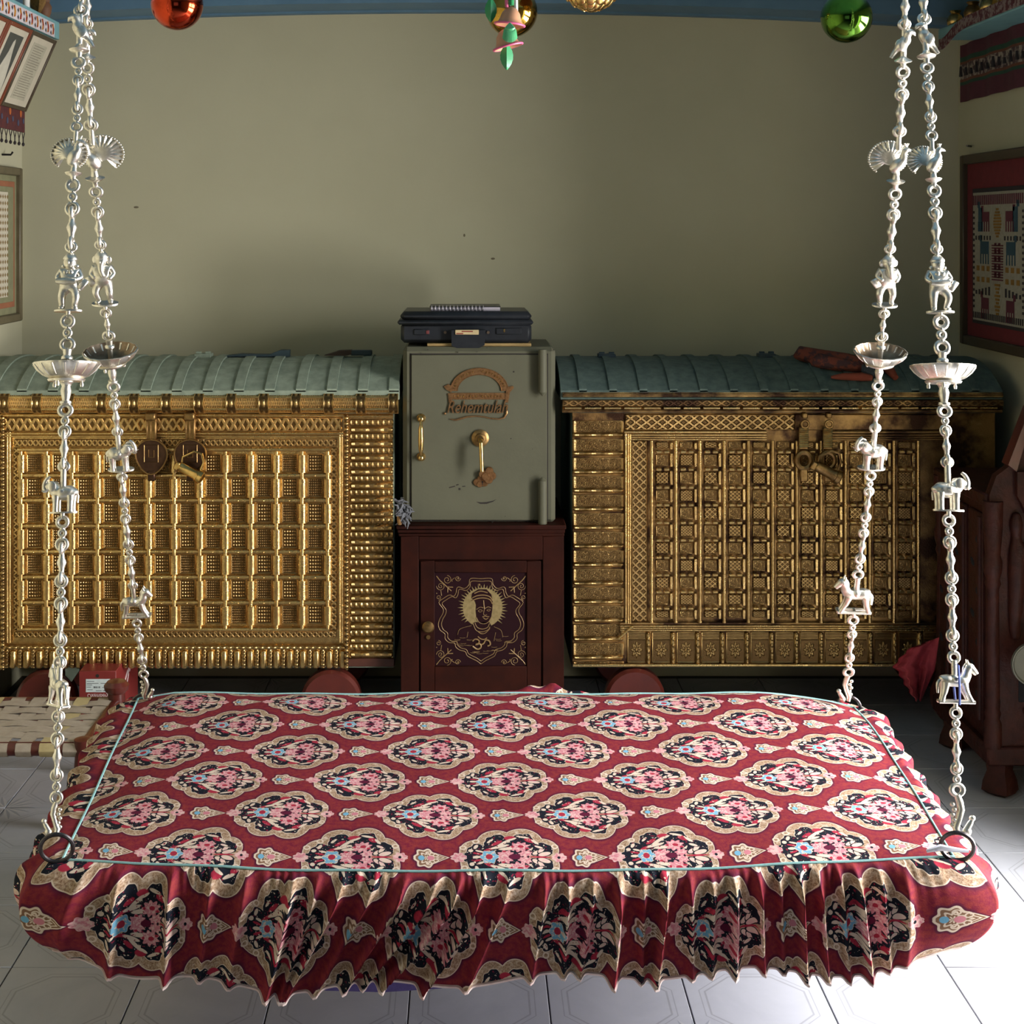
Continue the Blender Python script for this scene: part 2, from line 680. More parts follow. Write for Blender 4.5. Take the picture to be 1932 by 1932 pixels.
# ---- printed velvet: scalloped medallions with bouquets in a half-drop repeat
def fabric():
    m, b = begin('floral_medallion_velvet')
    uv = N.nt.nodes.new('ShaderNodeUVMap').outputs[0]
    wob = noise(uv, 5, 2)
    x, y, _ = sep(uv)
    x = x + (wob - .5) * .02
    y = y + (noise(uv, 4, 2) - .5) * .012
    W, H = 0.306, 0.312
    ax, ay = cfrac(x / W), cfrac(y / H)
    bx, by = cfrac(x / W + .5), cfrac(y / H + .5)
    ax, bx, ay, by = ax * W, bx * W, ay * H, by * H
    s = N.math('LESS_THAN', ax * ax + ay * ay, bx * bx + by * by)
    px = bx + (ax - bx) * s
    py = by + (ay - by) * s
    R = 0.110
    p = vec(px / R * 1.08, nabs(py / R) * 1.08)
    # small motif midway between two medallions of one row
    cx_, dx_ = cfrac(x / W + .5) * W, cfrac(x / W) * W
    s2 = N.math('LESS_THAN', cx_ * cx_ + ay * ay, dx_ * dx_ + by * by)
    qx = dx_ + (cx_ - dx_) * s2
    qy = by + (ay - by) * s2
    q = vec(qx / .037, nabs(qy / .037))
    fine = noise(uv, 260, 3, .7)
    fine2 = noise(uv, 90, 4, .7)
    RED1, RED2, PUR = (0.16, 0.012, 0.030), (0.235, 0.030, 0.029), (0.085, 0.010, 0.030)
    TAN, CREAM, BROWN = (0.45, 0.31, 0.20), (0.66, 0.52, 0.41), (0.22, 0.12, 0.07)
    BLK, PINK, PINK2, CRIM = (0.008, 0.010, 0.017), (0.56, 0.20, 0.235), (0.68, 0.42, 0.39), (0.36, 0.025, 0.05)
    BLU, PLUM = (0.16, 0.37, 0.52), (0.10, 0.008, 0.03)
    col = mixc(ramp(fine2, .38, .62), RED1, RED2)

    def lay(c, d, colr, th=1.0, soft=.05):
        return mixc(N.math('MULTIPLY', th - d, 1.0 / soft, clamp=True), c, colr)

    # outline of the medallion: a union of lobes
    d = ell(p, .0, .0, .70, .74)
    for (a, c, rx, ry) in ((.26, .46, .40, .50), (-.24, .44, .38, .46), (.62, .22, .32, .38), (-.60, .16, .34, .40), (-.80, .0, .18, .22)):
        d = nmin(d, ell(p, a, c, rx, ry))
    col = lay(col, d, PUR, 1.17, .14)
    col = lay(col, d, CREAM, 1.0, .02)
    tan = mixc(ramp(fine, .42, .60), TAN, BROWN)
    col = mixc((d < .95) * ramp(fine2, .30, .5), col, tan)
    px_, py_, _ = sep(p)
    ang = N.math('ARCTAN2', py_, px_ + .05)
    inn = d * 1.66 + .05 * ncos(ang * 9.0) + .05 * nsin(ang * 17.0) + .04 * nsin(ang * 29.0)
    col = lay(col, inn, CREAM, 1.05, .02)
    col = lay(col, inn, BLK, 1.0, .02)
    for (a, c, rx, ry, r) in ((.02, .60, .13, .08, .2), (.40, .52, .12, .07, -.6), (-.24, .42, .14, .05, .7), (-.34, .24, .16, .04, .4), (-.60, .10, .10, .03, -.3)):
        col = lay(col, ell(p, a, c, rx, ry, r), CRIM, 1.0, .2)
    for (a, c, rx, ry, r) in ((-.10, .43, .22, .04, .75), (-.18, .30, .20, .045, .35), (-.02, .24, .20, .05, .15), (.28, .64, .14, .035, -.3),
                              (.08, .56, .10, .03, .6), (-.55, .17, .09, .03, -.4), (-.36, .50, .09, .03, .9), (.50, .47, .11, .035, -.9), (-.62, .32, .08, .04, 1.2)):
        col = lay(col, ell(p, a, c, rx, ry, r), CREAM, 1.0, .15)
    fleck = noise(uv, 170, 2, .5, .3)
    col = mixc((inn < .93) * (fleck > .66), col, CREAM)
    col = mixc((inn < .95) * (fleck < .36), col, (0.20, 0.012, 0.035))
    # roses of the bouquet
    for (a, c, r, n, ry) in ((.20, .30, .18, 9, .15), (-.08, .06, .15, 8, .12), (.30, .09, .13, 7, .09)):
        fl = petals(p, a, c, r, n, .16, .3, ry)
        col = lay(col, fl, PINK, 1.0, .06)
        col = mixc((fl < .86) * ramp(noise(uv, 190, 2, .6, 1.0), .48, .56), col, PINK2)
    for (a, c, rx, ry) in ((.22, .31, .065, .05), (.06, .30, .03, .035), (.33, .25, .04, .03), (-.10, .15, .04, .025)):
        col = lay(col, ell(p, a, c, rx, ry), CRIM, 1.0, .2)
    col = lay(col, ell(p, .10, .0, .12, .075), PLUM, 1.0, .1)
    # blue flower
    fl = petals(p, -.38, .0, .15, 6, .14, 0.0, .16)
    col = lay(col, fl, CREAM, 1.14, .05)
    col = mixc((fl < 1.06) * (fl > .5) * ramp(noise(uv, 130, 2), .38, .46), col, BLU)
    col = lay(col, ell(p, -.38, .0, .07, .08), CRIM, 1.0, .1)
    col = lay(col, ell(p, -.62, .0, .08, .04), CREAM, 1.0, .1)
    col = lay(col, ell(p, -.72, .20, .05, .05), CREAM, 1.0, .1)
    # plume at the other end
    for (a, c, rx, ry, r) in ((.52, .13, .11, .055, .6), (.60, .20, .10, .045, 1.0), (.66, .09, .13, .06, .35), (.56, .30, .09, .035, -.5)):
        e = ell(p, a, c, rx, ry, r)
        col = lay(col, e, BLK, 1.3, .1)
        col = lay(col, e, mixc(ramp(fine2, .45, .6), CREAM, PINK2), 1.0, .1)
    col = lay(col, ell(p, .58, .0, .24, .026), CRIM, 1.0, .2)
    for (a, r) in ((-.96, .14), (.94, .13)):
        fl = petals(p, a, .0, r, 7, .12, 0.2, r * 1.0)
        col = lay(col, fl, PINK2, 1.0, .05)
        col = mixc((fl < .9) * ramp(fine2, .46, .56), col, PINK)
    col = lay(col, ell(p, .93, .0, .032, .04), BLK, 1.0, .2)
    for (a, c) in ((-.86, .30), (.86, .33), (-.62, .50)):
        e = ell(p, a, c, .07, .07)
        col = mixc((e < 1.0) * (e > .55), col, CREAM)
    # small motif
    e = petals(q, -.18, .0, .62, 7, .10, .45, .74)
    qx_, qy_, _ = sep(q)
    e = nmin(e, (nabs(qx_ - .42) * .9 + qy_ * 1.7) * 1.75)
    col = lay(col, e, PUR, 1.25, .15)
    col = lay(col, e, CREAM, 1.0, .04)
    col = mixc((e < .84) * (nabs(cfrac(e * 2.6 + .2)) < .30), col, BROWN)
    col = lay(col, ell(q, -.48, .0, .17, .20), BLU, 1.0, .1)
    col = lay(col, ell(q, .02, .0, .20, .2), PINK, 1.0, .1)
    for (a, c) in ((-.10, .40), (.30, .20)):
        e2 = ell(q, a, c, .16, .15)
        col = mixc((e2 < 1.0) * (e2 > .6), col, CREAM)
    setin(b, 'Base Color', col)
    setin(b, 'Roughness', .8)
    setin(b, 'Specular IOR Level', .12)
    bump(b, noise(uv, 400, 2) + noise(uv, 30, 3) * 1.5, .35, .0012)
    return m


FABRIC = fabric()


# ---- glazed floor tile with faint printed lines and a quarter star in one corner
def tile_mat():
    m, b = begin('patterned_floor_tile')
    v = coord('Object')
    x, y, _ = sep(v)
    x, y = x / .3048, y / .3048
    ax, ay = nabs(x), nabs(y)
    f = nmax(nmax(ax, ay), (ax + ay) * .70)
    cut = nmin(ax, ay)
    f = nmax(f, nmax(ax, ay) + ramp(cut, .25, .27) * .05)
    l1 = N.math('LESS_THAN', nabs(f - .36), .007)
    l2 = N.math('LESS_THAN', nabs(f - .40), .004)
    cx, cy = .5 - x, .5 - y
    r = N.math('SQRT', cx * cx + cy * cy)
    ang = N.math('ARCTAN2', cy, cx)
    saw = nabs(cfrac(ang * (8 / PI))) * 2.0
    star = (r < (.14 + .16 * (1.0 - saw))) * (r > .05)
    half = N.math('GREATER_THAN', N.math('FRACT', ang * (8 / PI) + .5), .5)
    wr = N.nt.nodes.new('ShaderNodeNewGeometry').outputs['Position']
    cloud = ramp(noise(wr, 5, 5, .65, .8), .3, .75)
    col = mixc(cloud, (0.40, 0.405, 0.43), (0.33, 0.335, 0.36))
    col = mixc(nmax(l1, l2) * .55, col, (0.20, 0.20, 0.20))
    col = mixc(star * half * .6, col, (0.18, 0.20, 0.22))
    col = mixc(star * (1.0 - half) * .5, col, (0.46, 0.455, 0.43))
    setin(b, 'Base Color', col)
    setin(b, 'Roughness', cloud * .1 + .36)
    setin(b, 'Specular IOR Level', .45)
    bump(b, noise(wr, 60, 3), .05, .001)
    return m


TILE = tile_mat()

# =================================================================== STRUCTURE
XL, XR, YB, YF, ZC = -1.68, 1.86, 5.50, -1.30, 2.64


def struct(name, mb, m, parent=None, label=None, cat=None, smooth=30):
    return mb.build(name, m, parent, smooth, label=label, cat=cat, kind='structure')


floor = struct('floor', MB().box(XL - .15, XR + 1.6, YF - .15, YB + .15, -.10, -.004), GROUT, label='floor of pale patterned ceramic tiles', cat='floor')
T = .3048
X0, Y0 = -.125, 3.0207
tm = MB().cbox(-T / 2 + .0013, T / 2 - .0013, -T / 2 + .0013, T / 2 - .0013, -.02, 0, .0012).mesh('tile', TILE)
far = MB()
for i in range(-6, 8):
    for j in range(-15, 9):
        cx, cy = X0 + (i + .5) * T, Y0 + (j + .5) * T
        if cx - T / 2 < XL - .15 or cx - T / 2 > XR or cy + T / 2 > YB + .16:
            continue
        rot = {(0, 0): PI, (1, 0): -PI / 2, (0, 1): PI / 2, (1, 1): 0}[(i % 2, j % 2)]
        o = None
        if j >= -2:
            put('tile', tm, floor, (cx, cy, 0), (0, 0, rot))
        elif cy > YF:
            far.cbox(cx - T / 2 + .0013, cx + T / 2 - .0013, cy - T / 2 + .0013, cy + T / 2 - .0013, -.02, 0, .0012)
o = far.build('tile_rest', TILE, floor)
o['kind'] = 'stuff'

wb = MB().box(XL - .15, XR + .15, YB, YB + .15, -.1, ZC)
wall_back = struct('wall_back', wb, WALL, label='pale olive plaster wall behind the chests', cat='wall')
wall_left = struct('wall_left', MB().box(XL - .15, XL, YF - .15, YB, -.1, ZC), WALL, label='pale plaster wall on the left with framed embroidery', cat='wall')
wr = MB().box(XR, XR + .55, YF - .15, 2.2, -.1, ZC).box(XR, XR + .55, 3.7, YB, -.1, ZC).box(XR, XR + .55, 2.2, 3.7, 2.2, ZC)
wall_right = struct('wall_right', wr, WALL, label='shaded plaster wall on the right with hung textiles', cat='wall')
wf = MB().box(XL, -.9, YF - .15, YF, -.1, ZC).box(.7, XR, YF - .15, YF, -.1, ZC).box(-.9, .7, YF - .15, YF, -.1, .95).box(-.9, .7, YF - .15, YF, 2.15, ZC)
wall_front = struct('wall_front', wf, mat('fill_cutting_dark', (0.09, 0.10, 0.10), .7), label='unseen plaster wall behind the viewer with an added window, darkened to cut fill', cat='wall')  # unseen wall given a dark colour to cut fill from the front
struct('door_1', MB().box(XR - .01, XR + .16, 2.12, 2.2, 0, 2.28).box(XR - .01, XR + .16, 3.7, 3.78, 0, 2.28).box(XR - .01, XR + .16, 2.12, 3.78, 2.2, 2.28), TURQ, label='open doorway frame in the right wall', cat='door')
struct('window_1', MB().box(-.96, -.9, YF - .16, YF + .01, .9, 2.2).box(.7, .76, YF - .16, YF + .01, .9, 2.2).box(-.96, .76, YF - .16, YF + .01, 2.14, 2.2).box(-.96, .76, YF - .16, YF + .03, .9, .95), TURQ, label='unseen window frame behind the viewer, added for the front fill', cat='window')  # unseen frame added around the opening of the front fill
ceiling = struct('ceiling', MB().box(XL - .15, XR + .15, YF - .15, YB + .15, ZC, ZC + .1), BLUE, label='blue painted ceiling', cat='ceiling')
# beam along the top of the back wall (lower edge a little bowed, as old timber is)
bm_ = MB()
nb = 24
for i in range(nb):
    xa, xb = XL + (XR - XL) * i / nb, XL + (XR - XL) * (i + 1) / nb
    sag = lambda x: 2.508 - .052 * ((x + .05) / 1.75) ** 2
    for (ya, yb, dz, mth) in ((5.28, 5.50, 0.0, 0), (5.46, 5.50, -.008, 0)):
        vs = [(xa, ya, sag(xa) + dz), (xb, ya, sag(xb) + dz), (xb, yb, sag(xb) + dz), (xa, yb, sag(xa) + dz), (xa, ya, ZC), (xb, ya, ZC), (xb, yb, ZC), (xa, yb, ZC)]
        bm_.add(vs, [(3, 2, 1, 0), (0, 1, 5, 4), (2, 3, 7, 6)])
struct('trim_1', bm_, BLUE, label='blue painted beam along the top of the back wall', cat='beam')

# small stains on the plaster
STAIN = mat('wall_stain', (0.16, 0.13, 0.08), 0.9)


# =================================================================== CHESTS
YC = 4.88
k = YC / F
cx = lambda u: PX(u, YC)
cz = lambda v: PZ(v, YC)


def flat(me_cache, w, h, d, m, name, b=.0025):
    key = (round(w, 4), round(h, 4), round(d, 4), m.name)
    if key not in me_cache:
        me_cache[key] = MB().cbox(-w / 2, w / 2, -d, 0, -h / 2, h / 2, b).mesh(name, m)
    return me_cache[key]


CACHE = {}


def plate(name, par, u0, u1, v0, v1, m, proud=.006, d=.012, b=.0025):
    me = flat(CACHE, (u1 - u0) * k, (v1 - v0) * k, d, m, name, b)
    return put(name, me, par, (cx((u0 + u1) / 2), YC + .012 - proud + d, cz((v0 + v1) / 2)))


def hrod(name, par, u0, u1, v, r, m, proud=.004):
    y = YC + .006 - proud
    return MB().tube([(cx(u0), y, cz(v)), (cx(u1), y, cz(v))], r * k, 10).build(name, m, par)


def vrod(name, par, u, v0, v1, r, m, proud=.004):
    y = YC + .006 - proud
    return MB().tube([(cx(u), y, cz(v0)), (cx(u), y, cz(v1))], r * k, 10).build(name, m, par)


def lid_z(Y, z0, rise, ya, yb):
    t = (Y - ya) / (yb - ya)
    return z0 + rise * (1 - abs(2 * t - 1) ** 2.3)


def lid(par, x0, x1, z0, rise, m, strips, ms, wst):
    ya, yb = 4.845, 5.46
    n = 20
    ys = [ya + (yb - ya) * i / n for i in range(n + 1)]
    mb = MB()
    poly = [(y, lid_z(y, z0, rise, ya, yb)) for y in ys] + [(yb, z0 - .03), (ya, z0 - .03)]
    mb.prism(poly, lambda a, b_, d: (d, a, b_), x0, x1)
    L = mb.build('lid', m, par, 50)
    for xs in strips:
        sb = MB()
        th = .006
        up = [(y, lid_z(y, z0, rise, ya, yb) + th) for y in ys]
        lo = [(y, lid_z(y, z0, rise, ya, yb) - .004) for y in ys][::-1]
        sb.prism(up + lo, lambda a, b_, d: (d, a, b_), xs - wst / 2, xs + wst / 2)
        sb.build('lid_strip', ms, L, 50)
    return L


def wheel(par, u, vtop, Rpx):
    R = Rpx * k
    c = (cx(u), YC + .03, cz(vtop) - R)
    mb = MB().lathe([(R * .9, -.03), (R, -.018), (R, .018), (R * .9, .03)], 36, c, 'Y')
    mb.lathe([(R * .25, -.038), (R * .22, -.03), (R * .22, .04)], 16, c, 'Y')
    w = mb.build('wheel', LACQ, par)
    return w


# ---- left chest
CL = thing('treasure_chest', 'gold chest left of the safe, square grid front and light turquoise lid', 'chest', (-.95, 5.15, 0))
CL.location = (0, 0, 0)
body = MB().cbox(cx(-54), cx(744), YC + .012, 5.45, cz(1262), cz(742), .004).build('body', LIDPAINT, CL)
# lid and its front roll
lipz = cz(738)
strips_u = [743 - 58.5 * i for i in range(0, 14)]
Lid = lid(CL, cx(-54), PX(753, 4.845), PZ(737, 4.845), .085, LIDPAINT, [PX(u, 4.845) for u in strips_u if u > -50], LIDPAINT, .033)
rp = []
for i in range(13):
    a = PI * i / 12
    rp.append((YC - .012 - .034 * math.sin(a), cz(758) + .0355 * math.cos(a)))
rb = MB()
rp2 = rp + [(YC + .05, cz(778)), (YC + .05, cz(738))]
rb.prism(rp2, lambda a, b_, d: (d, a, b_), cx(-54), cx(751))
roll = rb.build('lip_roll', gold('brass_lip_left', 'band', 240, 3, .002), CL, 50)
for v in (747, 769):
    MB().tube([(cx(-54), YC - .042, cz(v)), (cx(750), YC - .042, cz(v))], .0042, 8).build('bead_rod', G_PLAIN, roll)
cm = MB()
rq = [(YC - .012 - .041 * math.sin(PI * i / 12), .0385 * math.cos(PI * i / 12)) for i in range(13)]
cm.prism(rq + [(YC + .01, -.038), (YC + .01, .038)], lambda a, b_, d: (d, a, b_), -.0165, .0165)
cme = cm.mesh('clamp', gold('brass_clamp', 'dots', 2, 2, .006), 50)
for i in range(14):
    put('clamp', cme, roll, (cx(743 - 60.6 * i), 0, cz(758)))
# frieze and mouldings
front = MB().cbox(cx(-54), cx(742), YC + .0115, YC + .03, cz(1260), cz(780), .002).build('front_board', G_PLAIN, CL)
plate('zigzag_frieze', front, 6, 645, 788, 814, G_BANDL, .012, .012)
for v, r in ((783, 3), (818, 2.6), (823, 2.0)):
    hrod('moulding', front, -54, 648, v, r, G_PLAIN, .008)
hrod('moulding', front, 648, 742, 785, 3, G_PLAIN, .008)
plate('lattice_band', front, 26, 634, 829, 843, G_BANDS, .009)
hrod('moulding', front, 34, 622, 848, 3.6, G_PLAIN, .010)
plate('lattice_band', front, 623, 636, 845, 1190, G_VBAND, .009)
plate('lattice_band', front, 24, 38, 845, 1190, G_VBAND, .009)
plate('lattice_band', front, 26, 634, 1192, 1204, G_BANDS, .009)
hrod('moulding', front, 34, 622, 1187, 3.6, G_PLAIN, .010)
for u in (641, 645.5):
    vrod('moulding', front, u, 815, 1212, 2.0, G_PLAIN, .008)
for u in (14, 19):
    vrod('moulding', front, u, 815, 1212, 2.0, G_PLAIN, .008)
vrod('scalloped_rod', front, 654, 783, 1262, 4.0, G_SCAL, .012)
vrod('scalloped_rod', front, 6, 783, 1262, 4.0, G_SCAL, .012)
# the grid: cells, upright ribs and crossbars
us = [40 + 48.2 * i for i in range(13)]
vs_ = [852, 897, 944, 992.5, 1041, 1089, 1137, 1184]
for i in range(12):
    for j in range(7):
        plate('cell', front, us[i] + 9, us[i + 1] - 9, vs_[j] + 5, vs_[j + 1] - 5, G_DOTS if (i + j) % 2 else G_DOTS2, .005)
for i in range(13):
    rbm = MB()
    x = cx(us[i])
    y = YC - .004
    rbm.tube([(x, y, cz(851)), (x, y, cz(1186))], .0068, 10)
    for j in range(7):
        el = [(x + .0135 * math.cos(2 * PI * q / 14), y + .002 + .0105 * math.sin(2 * PI * q / 14)) for q in range(14)]
        rbm.prism(el, lambda a, b_, d: (a, b_, d), cz(vs_[j + 1] - 6), cz(vs_[j] + 6))
    rbm.build('rib', G_PLAIN, front)
for j in range(1, 7):
    cb = MB().tube([(cx(36), YC, cz(vs_[j])), (cx(624), YC, cz(vs_[j]))], .0075, 10)
    for i in range(12):
        u = (us[i] + us[i + 1]) / 2
        cb.ball((cx(u), YC - .008, cz(vs_[j])), .0035, 8, 5)
        for du in (-12, 12):
            cb.tube([(cx(u + du - 1.5), YC, cz(vs_[j])), (cx(u + du + 1.5), YC, cz(vs_[j]))], .0088, 10)
    cb.build('crossbar', G_PLAIN, front)
# right column of ribbed bars, and the bars along the foot
for i in range(34):
    v0 = 791 + 13.25 * i
    if i % 2:
        plate('column_bar', front, 660, 742, v0 + 1, v0 + 12.6, G_BEAD3, .016, .016, .006)
    else:
        plate('column_bar', front, 660, 742, v0 + .4, v0 + 13, G_BEAD8, .007)
for i in range(34):
    v0 = 791 + 13.25 * i
    plate('column_bar', front, -54, 1, v0 + .6, v0 + 12.6, G_BEAD3 if i % 2 else G_BEAD8, .013 if i % 2 else .006, .012, .005)
plate('wood_foot', front, 656, 744, 1243, 1259, WOODDK, .008)
hrod('moulding', front, -54, 660, 1221, 4.2, gold('brass_studded_rail', 'beads', 60, .7, .004), .008)
for i in range(56):
    u0 = 652 - 12.45 * (i + 1)
    plate('foot_bar', front, u0 + .6, u0 + 12, 1227, 1262, G_VBEAD if i % 2 else G_PLAIN, .014 if i % 2 == 0 else .008, .012, .005)
# hasps
def hasp_left(u, open_):
    h = MB()
    h.cbox(cx(u - 10), cx(u + 10), YC - .052, YC - .018, cz(790), cz(776), .004)
    h.cbox(cx(u - 9.5), cx(u + 9.5), YC - .03, YC - .018, cz(828), cz(786), .003)
    for du in (-8, -1, 7):
        h.cbox(cx(u + du - 1.2), cx(u + du + 1.2), YC - .034, YC - .02, cz(826), cz(792), .001)
    o = h.build('hasp', BRASSOLD, CL)
    p = MB()
    out = []
    for i in range(28):
        a = 2 * PI * i / 28
        r = 30
        q = (u + r * math.cos(a), 855 + 28 * math.sin(a) + (9 * max(0, math.sin(a)) ** 3))
        out.append((cx(q[0]), cz(q[1])))
    p.prism(out, lambda a, b_, d: (a, d, b_), YC - .030, YC - .018)
    p.cbox(cx(u - 7), cx(u + 7), YC - .032, YC - .014, cz(905), cz(885), .003)
    pl = p.build('hasp_plate', mat('dark_bronze', (0.10, 0.052, 0.03), 0.4, .9, c2=(0.06, 0.03, 0.02), scale=40), o)
    rim = MB()
    rim.tube([(a, YC - .031, b_) for a, b_ in out], .0032, 6, closed=True)
    for (du, dv, w, h_) in ((0, 0, 13, 16),):
        zz = [(u - w, 853 - h_), (u + w, 853 - h_), (u + w, 853 + h_), (u - w, 853 + h_)]
        rim.tube([(cx(a), YC - .031, cz(b_)) for a, b_ in zz], .0016, 6, closed=True)
    rim.tube([(cx(u - 5), YC - .031, cz(846)), (cx(u - 5), YC - .031, cz(860)), (cx(u + 5), YC - .031, cz(860)), (cx(u + 5), YC - .031, cz(847))], .0016, 6)
    rim.build('hasp_rim', BRASSOLD, o)
hasp_left(289, 0)
hasp_left(362, 0)


def padlock(name, label, u, v, Y, s=1.0, m=BRASS):
    t = thing(name, label, 'padlock', P(u, v, Y), (0, math.radians(28), 0))
    b_ = MB().lathe([(.012 * s, -.035 * s), (.0165 * s, -.03 * s), (.0165 * s, .024 * s), (.019 * s, .027 * s), (.019 * s, .034 * s), (.013 * s, .036 * s)], 20, (0, 0, 0), 'X')
    b_.build('lock_body', m, t)
    MB().lathe([(.006 * s, .03 * s), (.022 * s, .034 * s), (.024 * s, .046 * s), (.012 * s, .052 * s)], 20, (0, 0, 0), 'X').build('end_cap', m, t)
    pts = [(-.03 * s, 0, .012 * s), (-.036 * s, .0, .03 * s), (-.012 * s, -.0, .062 * s), (.012 * s, 0, .066 * s), (.03 * s, 0, .045 * s), (.034 * s, 0, .015 * s)]
    MB().tube(pts, .0042 * s, 8).build('shackle', m, t)
    MB().cbox(-.047 * s, -.031 * s, -.012 * s, .012 * s, -.016 * s, .01 * s, .003).build('hinge_block', m, t)
    return t


padlock('padlock', 'brass barrel padlock on the right hasp of the left gold chest', 356, 888, YC - .056, 1.05)
# underside: wheels with their brackets
for u in (85, 624):
    wheel(CL, u, 1266, 57)
    MB().cbox(cx(u - 16), cx(u + 16), YC + .05, YC + .13, cz(1290), cz(1258), .004).build('axle_bracket', LIDPAINT, CL)
for u in (85, 624):
    R = 57 * k
    w = MB().lathe([(R * .9, -.03), (R, -.018), (R, .018), (R * .9, .03)], 30, (cx(u), 5.38, cz(1266) - R), 'Y').build('wheel', LACQ, CL)
wdg = MB().prism([(120, 1262), (147, 1262), (147, 1268), (132, 1290), (120, 1284)], lambda a, b_, d: (cx(a), d, cz(b_)), YC + .02, YC + .06).build('corner_bracket', mat('pale_turquoise', (0.40, 0.52, 0.47), .7), CL)
# strap-like things behind the ridge of the lid
DARKB = mat('dark_blue_iron', (0.02, 0.04, 0.05), .6)
def ridge(u0, u1, v0, v1, Y, m, name, label, cat='hinge', group=None):
    a, b_ = P(u0, v1, Y), P(u1, v0, Y)
    t = thing(name, label, cat, ((a.x + b_.x) / 2, Y, a.z), group=group)
    h = b_.z - a.z
    w = (b_.x - a.x) / 2
    q = MB().cbox(-w, w, -.02, .03, -.02, h * .55, .002)
    q.build('hinge_leaf', m, t)
    q = MB()
    for s in (-.55, .55):
        q.cyl((s * w - w * .3, 0, h * .6), (s * w + w * .3, 0, h * .6), h * .42, seg=10)
    q.build('hinge_knuckle', m, t)
    return t


# ---- right chest
CR = thing('treasure_chest', 'gold chest right of the safe, small-celled front and dark blue-green lid', 'chest', (0, 0, 0))
body = MB().cbox(cx(1079), cx(1880), YC + .012, 5.45, cz(1262), cz(740), .004).build('body', LIDPAINT2, CR)
lid(CR, PX(1058, 4.845), cx(1884), PZ(737, 4.845), .085, LIDPAINT2, [PX(1100 + 57 * i, 4.845) for i in range(14)], LIDPAINT2, .026)
lp = MB()
prof = [(4.84, cz(738)), (4.836, cz(746)), (4.846, cz(748)), (4.846, cz(751)), (4.834, cz(753)), (4.832, cz(763)), (4.842, cz(765)), (4.835, cz(768)), (4.843, cz(770)), (4.846, cz(776)), (4.90, cz(778)), (4.90, cz(738))]
lp.prism(prof, lambda a, b_, d: (d, a, b_), cx(1060), cx(1884))
lip = lp.build('lip_moulding', gold('brass_lip_right', 'plain', dirt=.16), CR, 25)
MB().cbox(cx(1062), cx(1882), 4.829, 4.84, cz(763), cz(752), .001).build('lattice_band', G_DIRTY, lip)
MB().tube([(cx(1062), 4.838, cz(742)), (cx(1882), 4.838, cz(742))], .004, 8).build('bead_rod', G_DPLAIN, lip)
for i in range(22):
    MB().tube([(cx(1064 + i * 37), 4.836, cz(767)), (cx(1064 + i * 37 + 31), 4.836, cz(767))], .0036, 8).build('dash_rod', G_PLAIN, lip)
MB().tube([(cx(1062), 4.842, cz(773)), (cx(1882), 4.842, cz(773))], .004, 8).build('bead_rod', G_DPLAIN, lip)
front = MB().cbox(cx(1080), cx(1880), YC + .0115, YC + .03, cz(1258), cz(779), .002).build('front_board', G_DPLAIN, CR)
plate('diamond_frieze', front, 1180, 1500, 782, 812, gold('brass_diamonds', 'band', 16, 2, .006, dirt=.05), .010)
plate('dark_frieze', front, 1500, 1790, 782, 812, gold('darker_frieze', 'plain', dirt=.38), .010)  # right part of the frieze coloured darker and blotchier
for v, r in ((815, 2.6), (820.5, 2.0), (825, 1.6), (829, 1.6)):
    hrod('moulding', front, 1178, 1446, v, r, G_PLAIN, .009)
    hrod('moulding', front, 1570, 1790, v, r, G_DPLAIN, .009)
for i in range(14):
    v0 = 788 + 35 * i
    if i < 14:
        plate('column_plate', front, 1081, 1178, v0 + 6, min(v0 + 30, 1258), G_SCR, .006)
    if i < 13:
        plate('column_bar', front, 1081, 1176, v0 + 28, v0 + 37, G_BEAD3, .017, .016, .006)
for u in (1180.5, 1185, 1189):
    vrod('moulding', front, u, 818, 1176, 1.8, G_PLAIN, .010)
plate('lattice_band', front, 1192, 1222, 832, 1174, gold('brass_upright_lattice', 'vband', 2, 24, .004, dirt=.12), .006)
ru = [1229 + 45.7 * i for i in range(12)]
rv = [832, 852, 885, 919, 952, 985.5, 1018.5, 1051, 1084, 1116, 1147, 1172]
cellL = [G_LAT, gold('brass_lattice_fine', 'lattice', 4.0, 4.0, .004), gold('brass_lattice_wide', 'lattice', 2.4, 2.4, .004)]
barm = MB()
for (a, c) in ((-12.5, -2.2), (2.2, 12.5)):
    barm.cbox(a * k, c * k, -.010, .006, -3.6 * k, 3.6 * k, .003)
    barm.tube([((a + .5) * k, -.010, 0), ((c - .5) * k, -.010, 0)], .0045, 8)
bme = barm.mesh('short_bar', G_PLAIN)
for i in range(11):
    for j in range(11):
        m_ = cellL[(i * 7 + j * 3) % 3] if (i + j) % 2 == 0 else G_SCR
        plate('cell', front, ru[i] + 9, ru[i + 1] - 13, rv[j] + (6 if j else 2), rv[j + 1] - 6, m_, .010)
        if j:
            put('short_bar', bme, front, (cx((ru[i] + ru[i + 1]) / 2 - 2), YC - .001, cz(rv[j])))
for i in range(12):
    rm = MB()
    y = YC - .006
    rm.tube([(cx(ru[i]), y, cz(831)), (cx(ru[i]), y, cz(1174))], .0058, 10)
    for j in range(11):
        rm.tube([(cx(ru[i]), y, cz(rv[j + 1] - 1.5)), (cx(ru[i]), y, cz(rv[j + 1] + 1.5))], .0072, 10)
    rm.build('rib', G_PLAIN, front)
    if i:
        st = MB()
        for j in range(11):
            st.cbox(cx(ru[i] - 11), cx(ru[i] - 5), YC - .004, YC + .004, cz(rv[j + 1] - 4), cz(rv[j] + 3), .002)
        st.build('side_strip', G_PLAIN, front)
